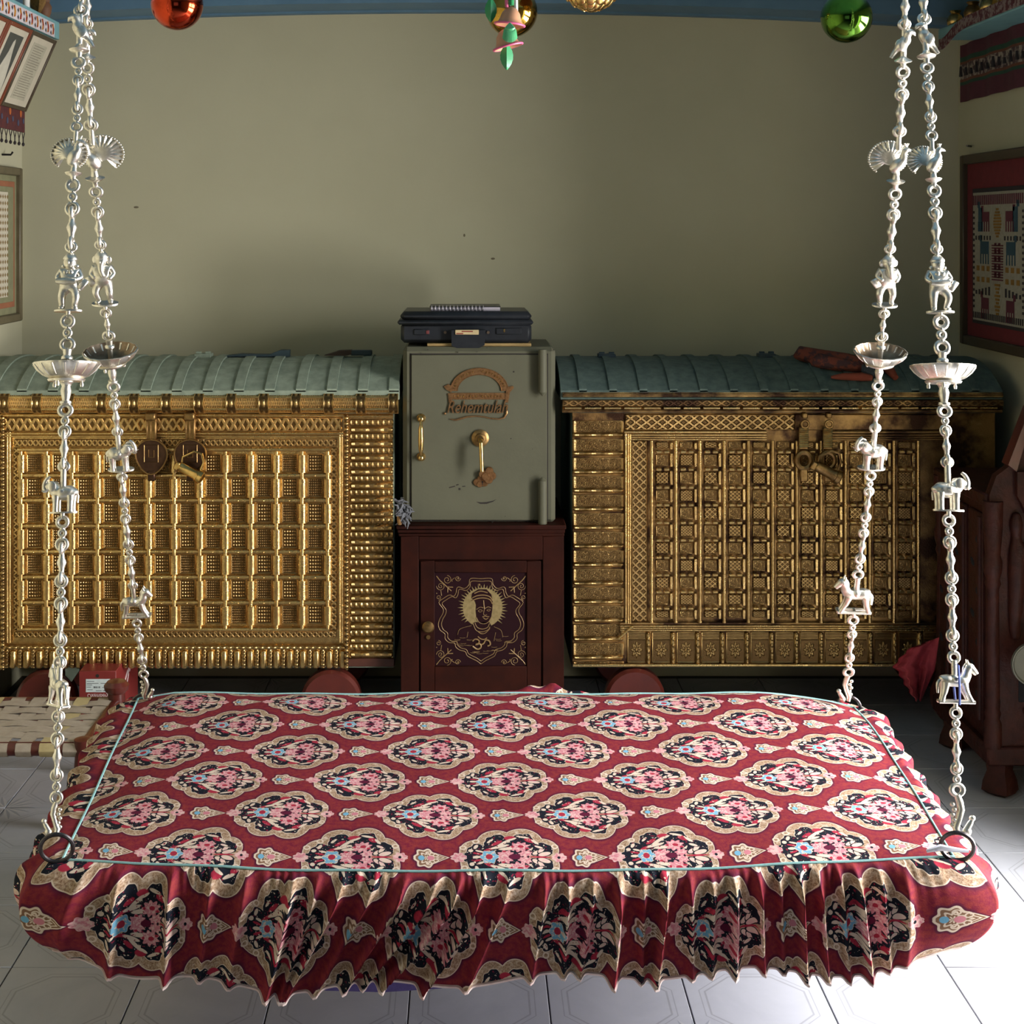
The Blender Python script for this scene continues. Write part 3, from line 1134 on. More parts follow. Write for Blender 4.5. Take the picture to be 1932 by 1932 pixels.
for v, r in ((1176, 2.4), (1181, 1.8), (1185, 1.6), (1189, 1.6)):
    hrod('moulding', front, 1170, 1790, v, r, G_DPLAIN if v < 1180 else G_PLAIN, .009)
MB().tube([(cx(1165), YC - .012, cz(1204)), (cx(1192), YC - .012, cz(1180))], .004, 8).build('mitre_rod', G_PLAIN, front)
for i in range(13):
    u0 = 1181 + 46.6 * i
    plate('foot_plate', front, u0 + 3, u0 + 38, 1192, 1252, G_ROS, .007)
    plate('foot_divider', front, u0 + 38, u0 + 47, 1193, 1253, G_VBEAD, .016, .016, .005)
hrod('moulding', front, 1081, 1790, 1255, 3.2, G_PLAIN, .008)
for (uu, ud) in ((1513, 1513), (1558, 1558)):
    h = MB()
    h.torus((cx(uu), YC - .045, cz(797)), .012, .0042, (1, 0, 0), (0, 0, 1), 16, 6)
    h.cbox(cx(uu - 5), cx(uu + 5), YC - .05, YC - .02, cz(786), cz(776), .003)
    h.cbox(cx(uu - 9), cx(uu + 9), YC - .028, YC - .018, cz(846), cz(804), .003)
    hp = h.build('hasp', BRASSOLD, CR)
    g_ = MB()
    for q in range(11):
        g_.tube([(cx(uu - 8.5), YC - .028, cz(808 + q * 3.3)), (cx(uu + 8.5), YC - .028, cz(807.5 + q * 3.3))], .0028, 6)
    g_.build('ridged_sleeve', BRASS, hp)
    g_ = MB()
    ctr = []
    for q in range(25):
        a = 2 * PI * q / 24
        ctr.append((cx(uu + 13 * math.sin(a)), YC - .026, cz(866 - 15 * math.cos(a))))
    g_.tube(ctr[:-1], .009, 8, closed=True)
    g_.cbox(cx(uu - 7), cx(uu + 7), YC - .034, YC - .016, cz(906), cz(882), .003)
    g_.build('hasp_ring', BRASSOLD, hp)
padlock('padlock', 'dull brass barrel padlock on the right gold chest', 1557, 888, YC - .056, 1.1, BRASSOLD)
for u in (1199, 1820):
    wheel(CR, u, 1263, 57)
    MB().cbox(cx(u - 16), cx(u + 16), YC + .05, YC + .13, cz(1290), cz(1258), .004).build('axle_bracket', LIDPAINT2, CR)
    R = 57 * k
    MB().lathe([(R * .9, -.03), (R, -.018), (R, .018), (R * .9, .03)], 30, (cx(u), 5.38, cz(1263) - R), 'Y').build('wheel', LACQ, CR)

# =================================================================== SAFE ON ITS CABINET
YS = 4.86
sx = lambda u: PX(u, YS)
sz = lambda v: PZ(v, YS)
safe = thing('iron_safe', 'grey-green iron safe with brass key, standing on the small wooden cabinet', 'safe')
MB().cbox(sx(760), sx(1048), YS, 5.22, sz(988.5), sz(655), .014).build('body', SAFEP, safe, 35)
dr = MB().cbox(sx(776), sx(1032), YS - .006, YS + .004, sz(981), sz(669), .002).build('door', SAFEP, safe)
gap = MB()
for (a, c, d, e) in ((773.5, 776, 667, 982), (1032, 1034, 667, 982)):
    gap.box(sx(a), sx(c), YS - .0015, YS + .001, sz(e), sz(d))
gap.box(sx(774), sx(1033), YS - .0015, YS + .001, sz(669), sz(667)).box(sx(774), sx(1033), YS - .0015, YS + .001, sz(983), sz(981))
gap.build('door_gap', RUST, safe)
for (v0, v1) in ((665, 738), (905, 985)):
    c = sx(1023)
    hb = MB().cyl((c, YS - .024, sz(v1)), (c, YS - .024, sz(v0)), .0145, seg=20)
    hb.lathe([(.002, 0), (.0145, .014)] if v0 < 800 else [(.0145, 0), (.0145, .004)], 20, (c, YS - .024, sz(v1) - (.014 if v0 < 800 else .004)))
    hb.cyl((c, YS - .024, sz(v0)), (c, YS - .024, sz(v0) + .012), .0145, .013 if v0 < 800 else .003, 20)
    hb.cbox(c - .008, c + .008, YS - .022, YS, sz(v1), sz(v0), .002)
    hb.build('hinge', SAFEP, safe)
# bail handle
hn = MB()
u = 795
for v in (788, 861):
    hn.lathe([(.0145, 0), (.0145, -.006), (.011, -.010), (.009, -.022)], 18, (sx(u), YS - .006, sz(v)), 'Y')
    hn.ball((sx(u), YS - .03, sz(v)), .011, 12, 8)
hn.tube([(sx(u), YS - .03, sz(789)), (sx(u), YS - .04, sz(800)), (sx(u), YS - .043, sz(806)), (sx(u), YS - .045, sz(825)), (sx(u), YS - .043, sz(844)), (sx(u), YS - .04, sz(850)), (sx(u), YS - .03, sz(860))], [.004, .0055, .0082, .0092, .0082, .0055, .004], 12)
hn.build('handle', BRASS, dr)
# escutcheon, big key turned in the lock, swinging key-hole cover
es = MB().lathe([(.029, 0), (.029, -.006), (.023, -.010), (.017, -.011), (.016, -.018), (.010, -.02)], 26, (sx(906), YS - .006, sz(826)), 'Y')
es.build('escutcheon', BRASSOLD, dr)
ky = MB().tube([(sx(906), YS - .02, sz(826)), (sx(907), YS - .055, sz(832)), (sx(909), YS - .06, sz(884))], [.008, .0075, .0065], 12)
ky.lathe([(.011, -.0), (.011, -.012)], 16, (sx(906), YS - .02, sz(826)), 'Y')
key = ky.build('lever_handle', BRASS, dr)
cv = MB()
lob = [(918, 890), (926, 886), (929, 897), (922, 904), (906, 897)]
for q_, (a, c) in enumerate(((911, 893), (923, 887), (928, 896), (922, 903), (916, 897))):
    cv.lathe([(.0125, -.010), (.014, -.007), (.014, 0)], 18, (sx(a), YS - .012 - q_ * .0007, sz(c)), 'Y')
cv.build('keyhole_cover', COPPERY, dr)
cv = MB()
for q_, (a, c, r) in enumerate(((900, 909, .0125), (908, 903, .014), (914, 910, .0125), (905, 913, .010))):
    cv.lathe([(r * .9, -.006), (r, -.004), (r, 0)], 18, (sx(a), YS - .006 - q_ * .0006, sz(c)), 'Y')
kp = cv.build('keyhole_plate', COPPERY, dr)
MB().cyl((sx(910), YS - .014, sz(908)), (sx(910), YS - .011, sz(908)), .003).cbox(sx(910) - .0015, sx(910) + .0015, YS - .014, YS - .011, sz(914), sz(908), .0005).build('keyhole', RUST, kp)
# cast emblem: arch, ribbon and script
em = MB()
zoom = lambda a, b_: (sx(820 + a * .08799), sz(680 + b_ * .08799))
arch = []
for i in range(25):
    t = PI * (1 - i / 24)
    arch.append((960 + 560 * math.cos(t), 640 - 415 * math.sin(t)))
outer = [zoom(960 + 620 * math.cos(PI * (1 - i / 24)), 650 - 490 * math.sin(PI * (1 - i / 24))) for i in range(25)]
inner = [zoom(960 + 470 * math.cos(PI * (1 - i / 24)), 650 - 350 * math.sin(PI * (1 - i / 24))) for i in range(25)]
yy = YS - .010
for i in range(24):
    q = [outer[i], outer[i + 1], inner[i + 1], inner[i]]
    em.prism(q, lambda a, b_, d: (a, d, b_), yy, YS - .004)
em.tube([(a, yy, b_) for a, b_ in outer], .0014, 6)
em.tube([(a, yy, b_) for a, b_ in inner], .0012, 6)
em.prism([zoom(*q) for q in ((330, 690), (1560, 690), (1600, 800), (1520, 830), (400, 830), (290, 800))], lambda a, b_, d: (a, d, b_), yy, YS - .004)
for q in (((200, 550), (300, 500), (380, 560), (360, 680), (250, 620)), ((1560, 560), (1680, 540), (1700, 580), (1600, 690), (1520, 700)), ((290, 700), (380, 700), (370, 900), (310, 900)), ((1520, 690), (1610, 690), (1570, 900), (1510, 880))):
    em.prism([zoom(*p) for p in q], lambda a, b_, d: (a, d, b_), yy - .001, YS - .004)
sw = [(330, 1250), (450, 1270), (560, 1240), (700, 1200), (900, 1185), (1050, 1200), (1200, 1235), (1380, 1250), (1490, 1220), (1550, 1120), (1540, 1000)]
em.tube([(zoom(*p)[0], yy, zoom(*p)[1]) for p in sw], [.0015, .003, .0036, .003, .0025, .0025, .0025, .0028, .003, .003, .002], 8)
emblem = em.build('emblem', COPPERY, dr)
lt = MB()
vs, fs = text_mesh('Rehemtulah', 1.0, .02, .35)
w = max(v[0] for v in vs) - min(v[0] for v in vs)
sc_ = 1300 * .08799 * YS / F / w
ox, oz = zoom(905, 1120)
ss = sc_
lt.add([(ox + v[0] * ss, yy - .001 + v[2] * .08, oz + v[1] * ss * 1.45) for v in vs], fs)
ox, oz = zoom(225, 1130)
lt.ball((ox, yy, oz), .0042, 10, 6)
lt.build('script_lettering', COPPERY, emblem)
# worn raised characters on the arch and ribbon
ch = MB()
for i in range(22):
    if i in (10, 11):
        continue
    t = PI * (1 - (i + 1.2) / 24.2)
    a, b_ = zoom(960 + 545 * math.cos(t), 650 - 420 * math.sin(t))
    M = Matrix.Translation((a, yy - .001, b_)) @ Matrix.Rotation(t - PI / 2, 4, 'Y').inverted()
    ch.cbox(-.0022, -.001, -.0012, .001, -.0038, .0038, .0004, M)
    if i % 3:
        ch.cbox(.0004, .0018, -.0012, .001, -.0038, .0038, .0004, M)
    ch.cbox(-.002, .0018, -.0012, .001, (.002, -.004, -.001)[i % 3], (.0036, -.0022, .001)[i % 3], .0004, M)
for i in range(16):
    a, b_ = zoom(430 + i * 66, 760)
    if i == 8:
        continue
    ch.cbox(a - .0018, a - .0006, yy - .002, yy, b_ - .004, b_ + .004, .0004)
    if i % 2:
        ch.cbox(a + .0004, a + .0016, yy - .002, yy, b_ - .004, b_ + .004, .0004)
    ch.cbox(a - .0018, a + .0014, yy - .002, yy, b_ + (.0024, -.004, -.0008)[i % 3], b_ + (.004, -.0024, .0008)[i % 3], .0004)
o = ch.build('raised_lettering', BRASS, emblem)
o['kind'] = 'stuff'
# chips in the enamel
chip = MB()
for (a, b_, w, h, r) in ((853, 918, 12, 2, -.25), (863, 914, 5, 2, -.3), (867, 922, 4, 4, 0), (875, 917, 6, 1.6, -.1), (969, 701, 3, 3, 0), (964, 827, 2, 2, 0)):
    M = Matrix.Translation((sx(a), YS - .0064, sz(b_))) @ Matrix.Rotation(r, 4, 'Y')
    chip.cbox(-w * k / 2, w * k / 2, 0, .001, -h * k / 2, h * k / 2, .0004, M)
crescent = [(898, 946), (906, 950), (918, 950), (930, 946), (937, 941), (930, 944), (918, 946.5), (908, 947)]
chip.prism([(sx(a), sz(b_)) for a, b_ in crescent], lambda a, b_, d: (a, d, b_), YS - .0066, YS - .005)
rng = random.Random(3)
for i in range(26):
    a = rng.uniform(765, 1045)
    b_ = rng.choice([rng.uniform(656, 668), rng.uniform(978, 988), rng.uniform(660, 985)])
    if 800 < a < 960 and b_ < 930 and b_ > 680:
        continue
    r_ = rng.uniform(.35, .8) * k
    chip.cbox(sx(a) - r_, sx(a) + r_, YS - .0067, YS + .002, sz(b_) - r_, sz(b_) + r_, .0003)
chip.build('paint_chips', RUST, dr)['kind'] = 'stuff'

YK = 4.82
kx = lambda u: PX(u, YK)
kz = lambda v: PZ(v, YK)
cab = thing('wooden_cabinet', 'dark red wooden cabinet under the safe, door painted with a gilt haloed portrait', 'cabinet')
MB().cbox(kx(757), kx(1063), YK + .0135, 5.3, 0.0, kz(1008), .004).build('carcass', WOODCAB, cab)
t_ = MB().cbox(kx(748), kx(1068), YK - .012, 5.32, kz(998), kz(990), .003)
t_.cbox(kx(750), kx(1066), YK - .004, 5.31, kz(1006), kz(998), .003).cbox(kx(752), kx(1065), YK + .002, 5.30, kz(1013), kz(1006), .003)
t_.build('top_moulding', WOODCAB, cab)
fr = MB().cbox(kx(756), kx(790), YK, YK + .014, 0.0, kz(1012), .002).cbox(kx(1024), kx(1064), YK, YK + .014, 0.0, kz(1012), .002)
fr.cbox(kx(790), kx(1024), YK, YK + .014, kz(1056), kz(1012), .002).cbox(kx(790), kx(1024), YK, YK + .014, 0.0, .12, .002)
fr.build('face_frame', WOODCAB, cab)
cd = MB()
cd.cbox(kx(793), kx(820), YK + .004, YK + .016, .125, kz(1059), .002).cbox(kx(994), kx(1021), YK + .004, YK + .016, .125, kz(1059), .002)
cd.cbox(kx(820), kx(994), YK + .004, YK + .016, kz(1081), kz(1059), .002).cbox(kx(820), kx(994), YK + .004, YK + .016, .125, kz(1258), .002)
cdoor = cd.build('door', WOODCAB, cab)
YP = YK + .011
MB().cbox(kx(818), kx(996), YP, YP + .006, kz(1260), kz(1079), .001).build('painted_panel', WOODPANEL, cdoor)
kb = MB().lathe([(.006, 0), (.006, -.012), (.018, -.016), (.020, -.022), (.015, -.028), (.004, -.03)], 22, (kx(808), YK + .005, kz(1181)), 'Y')
kb.build('knob', BRASSOLD, cdoor)
MB().cyl((kx(808), YK - .002, kz(1202)), (kx(808), YK + .006, kz(1202)), .007, seg=14).build('lock_plate', BRASSOLD, cdoor)
zp = lambda a, b_: (kx(820 + a * .1087), kz(1060 + b_ * .1087))
gy = YP - .0006


def stroke(mb, pts, w=1.0, closed=False, mirror=None):
    if len(pts) > 2:
        sm = []
        for i in range(len(pts) - 1):
            a0, a1, a2, a3 = pts[max(i - 1, 0)], pts[i], pts[i + 1], pts[min(i + 2, len(pts) - 1)]
            for t in (0, .25, .5, .75):
                sm.append(tuple(.5 * (2 * a1[e] + (a2[e] - a0[e]) * t + (2 * a0[e] - 5 * a1[e] + 4 * a2[e] - a3[e]) * t * t + (3 * a1[e] - a0[e] - 3 * a2[e] + a3[e]) * t ** 3) for e in (0, 1)))
        pts = sm + [pts[-1]]
    q = [zp(*p) for p in pts]
    mb.tube([(a, gy, b_) for a, b_ in q], [.00105 * w] * len(q), 5, closed=closed)


def spiral(cx_, cy_, r, a0, turns, sgn=1, n=22):
    return [(cx_ + r * (1 - .75 * i / n) * math.cos(a0 + sgn * 2 * PI * turns * i / n), cy_ + r * (1 - .75 * i / n) * math.sin(a0 + sgn * 2 * PI * turns * i / n)) for i in range(n + 1)]


tr = MB()
half = [(805, 1790), (730, 1735), (640, 1690), (565, 1645), (530, 1575), (430, 1545), (365, 1490), (345, 1425), (250, 1415), (180, 1350), (175, 1265), (95, 1200), (62, 1110), (85, 1010), (140, 910), (145, 830), (72, 720), (150, 650), (255, 590), (330, 610), (370, 550), (385, 470), (425, 450), (520, 475), (595, 410), (622, 305), (805, 305)]
full = half + [(1610 - a, b_) for a, b_ in half[::-1]][1:]
stroke(tr, full)
c0 = (805, 1030)
stroke(tr, [(c0[0] + (a - c0[0]) * .925, c0[1] + (b_ - c0[1]) * .935) for a, b_ in full])
for fx, fy in ((1, 1), (-1, 1), (1, -1), (-1, -1)):
    m2 = lambda a, b_: ((a if fx > 0 else 1610 - a), (b_ if fy > 0 else 2060 - b_))
    for sp in (spiral(215, 325, 75, -PI / 2, 1.5, 1), spiral(105, 435, 75, PI, 1.5, -1), spiral(400, 300, 50, 0, 1.3, 1), spiral(65, 635, 45, PI / 2, 1.3, -1)):
        stroke(tr, [m2(*p) for p in sp], .9)
    stroke(tr, [m2(*p) for p in ((30, 260), (85, 330), (160, 400), (290, 520))], 1.6)
    stroke(tr, [m2(*p) for p in ((230, 450), (225, 545))], 1.5)
    stroke(tr, [m2(*p) for p in ((220, 450), (320, 455))], 1.5)
    stroke(tr, [m2(*p) for p in ((105, 510), (120, 600))], .9)
    stroke(tr, [m2(*p) for p in ((290, 330), (350, 290))], .9)
    for p in ((235, 335), (110, 425), (300, 345), (35, 560), (400, 295), (85, 330)):
        a, b_ = zp(*m2(*p))
        tr.lathe([(.0018, 0), (.0018, .002)], 8, (a, gy - .0008, b_), 'Y')
tr.build('gilt_tracery', GILT, cdoor)['kind'] = 'stuff'
hl = MB()
hc, hr = (835, 810), 345
ringp = [zp(hc[0] + hr * math.cos(2 * PI * i / 40), hc[1] + hr * math.sin(2 * PI * i / 40)) for i in range(40)]
hl.prism(ringp, lambda a, b_, d: (a, d, b_), gy, gy + .0008)
for i in range(46):
    a = 2 * PI * i / 46
    if .25 * PI < a < .75 * PI:
        continue
    L = hr + (75 if i % 2 else 50) * (1.25 if abs(math.cos(a)) > .7 else 1)
    d = .035
    hl.prism([zp(hc[0] + hr * math.cos(a - d), hc[1] + hr * math.sin(a - d)), zp(hc[0] + L * math.cos(a), hc[1] + L * math.sin(a)), zp(hc[0] + hr * math.cos(a + d), hc[1] + hr * math.sin(a + d))], lambda p, q, e: (p, e, q), gy, gy + .0008)
hl.build('gilt_halo', mat('dull_gilt', (0.30, 0.215, 0.09), .6, .2, c2=(0.2, 0.14, 0.05), scale=90), cdoor)
fc = MB()
gy1 = gy - .0008
facep = [(720, 760), (700, 700), (640, 640), (650, 560), (760, 490), (900, 490), (985, 580), (1010, 700), (1000, 860), (985, 960), (930, 1060), (850, 1085), (770, 1050), (725, 970), (715, 860)]
fc.prism([zp(*p) for p in facep], lambda a, b_, d: (a, d, b_), gy1, gy)
fc.prism([zp(*p) for p in ((690, 1060), (950, 1060), (1000, 1150), (1180, 1200), (1200, 1330), (800, 1400), (380, 1330), (430, 1180), (640, 1130))], lambda a, b_, d: (a, d, b_), gy1, gy)
port = fc.build('portrait_ground', WOODPANEL, cdoor)
gy = gy1 - .0004
ln = MB()
for pts, w in (([(725, 840), (790, 800), (850, 815)], 1), ([(880, 820), (930, 795), (985, 815)], 1), ([(850, 680), (858, 780), (870, 830)], 1.6),
               ([(755, 865), (790, 845), (830, 862), (790, 885), (755, 865)], .8), ([(905, 855), (940, 835), (970, 850), (940, 868), (905, 855)], .8),
               ([(865, 830), (850, 920), (880, 940), (910, 925)], .9), ([(830, 970), (880, 955), (905, 962), (950, 965)], 1.4), ([(845, 985), (890, 1010), (930, 985)], 1.6),
               ([(725, 980), (770, 1060), (850, 1090), (930, 1060), (985, 970)], 1), ([(700, 1070), (740, 1150), (830, 1180), (920, 1150), (950, 1080)], 1.2),
               ([(670, 1090), (720, 1200), (820, 1230), (930, 1190), (960, 1140)], 1.2), ([(760, 1230), (810, 1260), (880, 1250), (960, 1170)], 1.2),
               ([(650, 640), (740, 600), (860, 590), (960, 620), (1005, 690)], 1.8), ([(640, 690), (740, 650), (860, 640), (960, 670), (1000, 740)], 1.8), ([(690, 560), (800, 520), (920, 550)], 1.8),
               ([(400, 1280), (440, 1180), (640, 1120)], .7), ([(560, 1330), (580, 1230)], .7), ([(1030, 1140), (1150, 1200), (1185, 1320)], .7), ([(1030, 1390), (1060, 1240)], .7),
               ([(660, 1390), (700, 1355), (760, 1370), (770, 1420), (710, 1450), (790, 1440), (800, 1500), (740, 1530), (660, 1480)], 2.6), ([(790, 1460), (850, 1430), (890, 1370), (950, 1390), (965, 1450), (920, 1475)], 2.6),
               ([(750, 1310), (800, 1350), (860, 1360), (910, 1330)], 1.8)):
    stroke(ln, pts, w)
rng = random.Random(11)
for i in range(46):
    yy_ = 1290 + i * 7
    hw = 560 if yy_ < 1400 else max(120, 560 - (yy_ - 1400) * 2.0)
    a = 805 + rng.uniform(-hw, hw) * .9
    if abs(a - 810) < 190 and yy_ < 1540:
        continue
    stroke(ln, [(a - 50, yy_), (a, yy_ + 6), (a + 50, yy_)], .55)
a, b_ = zp(775, 410)
for i in range(8):
    w = 2 * PI * i / 8
    ln.tube([(a, gy, b_), (a + .0042 * math.cos(w), gy, b_ + .0042 * math.sin(w))], [.001, .0004], 5)
ln.build('gilt_portrait_lines', GILT, cdoor)['kind'] = 'stuff'

# briefcase with its board and notebook
YBc = 4.90
bx_ = lambda u: PX(u, YBc)
bz = lambda v: PZ(v, YBc)
brd = MB().cbox(bx_(806), bx_(1002), YBc - .01, 5.15, sz(655), sz(655) + .010, .001).build('thin_board', mat('pale_wood', (0.42, 0.27, 0.10), .6), label='thin pale wooden board under the briefcase on the safe', cat='board')
bc = thing('briefcase', 'black plastic briefcase lying flat on top of the safe', 'briefcase')
zb0, zb1, zb2 = sz(655) + .0105, bz(606), bz(590)
p0 = MB().cbox(bx_(756), bx_(1003), YBc, 5.16, zb0, zb1 - .006, .012)
p0.build('lower_shell', BLACKP, bc)
MB().cbox(bx_(750), bx_(1006), YBc - .008, 5.17, zb1 - .012, zb1 + .004, .006).build('rim', BLACKP, bc)
lidb = MB().cbox(bx_(755), bx_(1003), YBc, 5.165, zb1, zb2 + .004, .014).build('lid', BLACKP, bc)
hdl = MB().prism([(852, 622), (916, 622), (914, 650), (900, 657), (866, 657), (852, 651)], lambda a, b_, d: (bx_(a), d, bz(b_)), YBc - .03, YBc - .004)
hdl.build('carry_handle', BLACKP, bc)
np_ = MB().cbox(bx_(859), bx_(903), YBc - .034, YBc - .029, bz(630), bz(621), .001).build('name_plate', mat('brass_label', (0.62, 0.48, 0.26), .5, .3), bc)
MB().cbox(bx_(871), bx_(892), YBc - .0346, YBc - .033, bz(625), bz(623), .0003).cbox(bx_(861), bx_(874), YBc - .0346, YBc - .033, bz(629), bz(627), .0003).build('plate_lettering', REDBOX, np_)
for u_, m_ in ((840, SILVERDARK), (921, SILVERDARK)):
    MB().cyl((bx_(u_), YBc - .006, bz(627)), (bx_(u_), YBc + .002, bz(627)), .005, seg=12).build('stud', m_, bc)
MB().cbox(bx_(781), bx_(811), YBc - .005, YBc + .002, bz(632), bz(621), .002).build('latch', BLACKP, bc)
MB().cbox(bx_(936), bx_(984), YBc - .005, YBc + .002, bz(631), bz(619), .002).build('latch', BLACKP, bc)
MB().cbox(bx_(804), bx_(810), YBc - .007, YBc + .002, bz(630), bz(623), .001).build('latch_button', mat('dull_red', (0.14, 0.03, 0.03), .5), bc)
MB().cbox(bx_(950), bx_(953), YBc - .007, YBc + .002, bz(627), bz(620), .001).build('latch_button', BRASS, bc)
nb_ = thing('spiral_notebook', 'small spiral notebook lying on the black briefcase', 'notebook')
zt = zb2 + .0045
MB().cbox(bx_(812), bx_(944), 4.935, 5.10, zt, zt + .012, .001).build('page_block', PAPER, nb_)
MB().cbox(bx_(810), bx_(945), 4.933, 5.105, zt + .012, zt + .0145, .001).build('cover', BLACKP, nb_)
for i in range(15):
    MB().torus((bx_(814 + i * 7.0), 4.938, zt + .008), .009, .0022, (0, 1, 0), (0, 0, 1), 12, 5).build('wire_loop', mat('wire', (0.45, 0.42, 0.46), .4, .6), nb_)

# fluffy duster wedged beside the safe
dz = thing('feather_duster', 'grey fluffy duster tucked between the left chest and the safe', 'duster')
fz = MB()
rng = random.Random(5)
for i in range(70):
    a, b_ = rng.uniform(0, 2 * PI), rng.uniform(0, 1) ** .5
    u_, v_ = 760 + 13 * b_ * math.cos(a), 964 + 20 * b_ * math.sin(a)
    c = P(u_, v_, 4.80 + rng.uniform(-.02, .03))
    e = c + Vector((rng.uniform(-.02, .02), rng.uniform(-.02, .01), rng.uniform(-.03, .02)))
    fz.tube([c, (c + e) / 2 + Vector((rng.uniform(-.008, .008), 0, .004)), e], [.005, .004, .001], 5)
fz.build('fluff', FUZZ, dz)['kind'] = 'stuff'
MB().tube([P(752, 955, 4.81), P(754, 980, 4.80), P(754, 990, 4.80)], [.005, .009, .006], 10).build('handle', mat('duster_wood', (0.4, 0.2, 0.06), .5), dz)

# things on the ridge of the lids
ridge(368, 400, 663, 671, 5.15, LIDPAINT, 'lid_hinge', 'turquoise hinge knuckles on the ridge of the left chest lid')
ridge(1128, 1161, 664, 672, 5.15, DARKB, 'lid_hinge', 'blue hinge on the lid ridge just right of the safe')
ridge(1430, 1462, 663, 672, 5.15, DARKB, 'lid_hinge', 'blue hinge on the lid ridge left of the folded cloth')
q = MB().prism([(430, 670), (456, 667), (510, 668), (530, 660), (547, 660), (547, 672), (430, 672)], lambda a, b_, d: (PX(a, 5.15), d, PZ(b_, 5.15)), 5.13, 5.17)
q.build('iron_bracket', DARKB, label='dark iron bracket lying along the left chest lid ridge', cat='bracket')
q = MB().prism([(612, 670), (640, 661), (664, 660), (664, 668), (650, 671)], lambda a, b_, d: (PX(a, 5.15), d, PZ(b_, 5.15)), 5.13, 5.17)
t = thing('paint_brush', 'old brush with dark tip on the left chest lid near the safe', 'brush')
q.build('bristles', mat('dark_bristle', (0.05, 0.03, 0.02), .8), t)
MB().cbox(PX(662, 5.15), PX(702, 5.15), 5.13, 5.17, PZ(670, 5.15), PZ(660.5, 5.15), .003).build('handle', DARKB, t)

# folded embroidered cloth on the right chest lid
FOLD = mat('rust_embroidered_cloth', (0.16, 0.035, 0.018), .9, c2=(0.05, 0.02, 0.022), scale=34, lo=.48, hi=.56, bmp=.9, bdist=.004, bscale=70)
FOLD2 = mat('rust_plain_cloth', (0.20, 0.038, 0.016), .9, scale=30, bmp=.3)
fc_ = thing('folded_cloth', 'folded rust-red embroidered cloth lying on the right chest lid', 'cloth')


def roll_cloth(pts, rads, m, name, lift=0.0):
    q = []
    for (u_, Y), r_ in zip(pts, rads):
        q.append((PX(u_, Y), Y, lid_z(Y, PZ(737, 4.845), .085, 4.845, 5.46) + .007 + r_ * .8 + lift))
    MB().tube(q, rads, 14).build(name, m, fc_)


roll_cloth([(1499, 5.06), (1510, 5.05), (1545, 5.00), (1600, 4.97), (1640, 4.95)], [.008, .026, .028, .026, .018], FOLD, 'fold')
roll_cloth([(1530, 4.985), (1544, 4.975), (1580, 4.95), (1615, 4.94), (1650, 4.93)], [.010, .026, .024, .018, .012], FOLD, 'fold')
roll_cloth([(1568, 4.895), (1590, 4.89), (1626, 4.885), (1645, 4.885)], [.005, .012, .015, .010], FOLD2, 'fold')
roll_cloth([(1625, 4.915), (1645, 4.905), (1662, 4.90)], [.020, .022, .016], mat('dark_tassel', (0.03, 0.035, 0.04), .8, bmp=.9, bdist=.005, scale=60), 'tassel_end')
roll_cloth([(1660, 4.99), (1676, 4.93), (1690, 4.885)], [.016, .018, .010], FOLD2, 'fold')

# =================================================================== SWING BED
swing = thing('swing_bed', 'swing bed platform hung on chains, its purple underside showing under the skirt', 'swing')
MB().cbox(-.78, .93, 2.86, 3.66, .36, .44, .01).build('plank', WOODDK, swing)
MB().cbox(-.74, .89, 2.84, 3.64, .245, .36, .02).build('underside_mattress', PURPLE, swing)
MB().prism([(-.36, .30), (.05, .30), (.03, .245), (-.05, .226), (-.16, .219), (-.27, .222), (-.35, .25)], lambda a, b_, d: (a, d, b_), 2.80, 2.90).build('sagging_lining', PURPLE, swing)

cover = thing('bed_cover', 'maroon velvet bed cover with floral medallions and gathered skirt on the swing', 'bed cover')
FLc, FRc, BRc, BLc = (-.775, 2.79, .475), (.935, 2.79, .483), (.985, 3.70, .505), (-.835, 3.70, .505)


def seg3(a, b_, n, sag=(0, 0, 0)):
    out = []
    for i in range(n):
        t = i / n
        w = math.sin(PI * t)
        out.append(tuple(a[j] + (b_[j] - a[j]) * t + sag[j] * w for j in range(3)))
    return out


# top panel: lofted between the front and the back edge, a little padded
nu, nv = 150, 70
tv, tuv, tf = [], [], []


def top_point(s, t):
    fx = FLc[0] + (FRc[0] - FLc[0]) * s
    bx2 = BLc[0] + (BRc[0] - BLc[0]) * s
    x = fx + (bx2 - fx) * t
    y = 2.79 + (3.70 - 2.79) * t - .018 * math.sin(PI * s) * (1 - t)
    z = (FLc[2] + (FRc[2] - FLc[2]) * s) * (1 - t) + BLc[2] * t
    z -= .016 * math.sin(PI * s) * (1 - t) ** 2
    e = (1 - abs(2 * s - 1) ** 8) * (1 - abs(2 * t - 1) ** 6)
    z += .020 * e
    # back corners fall away
    d = max(0, s - .86) / .14
    z -= .035 * (d ** 2) * max(0, (t - .6) / .4) ** 1.5
    d = max(0, .05 - s) / .05
    z -= .012 * d * t
    z += .0016 * math.sin(9 * x + 14 * y) + .0012 * math.sin(23 * x - 9 * y)
    return x, y, z


for j in range(nv + 1):
    for i in range(nu + 1):
        p = top_point(i / nu, j / nv)
        tv.append(p)
        tuv.append((p[0] - .083 + .02 * (p[1] - 2.8), p[1] - 2.81 - .03 * (p[0]) ** 2))
for j in range(nv):
    for i in range(nu):
        a = j * (nu + 1) + i
        tf.append((a, a + 1, a + nu + 2, a + nu + 1))


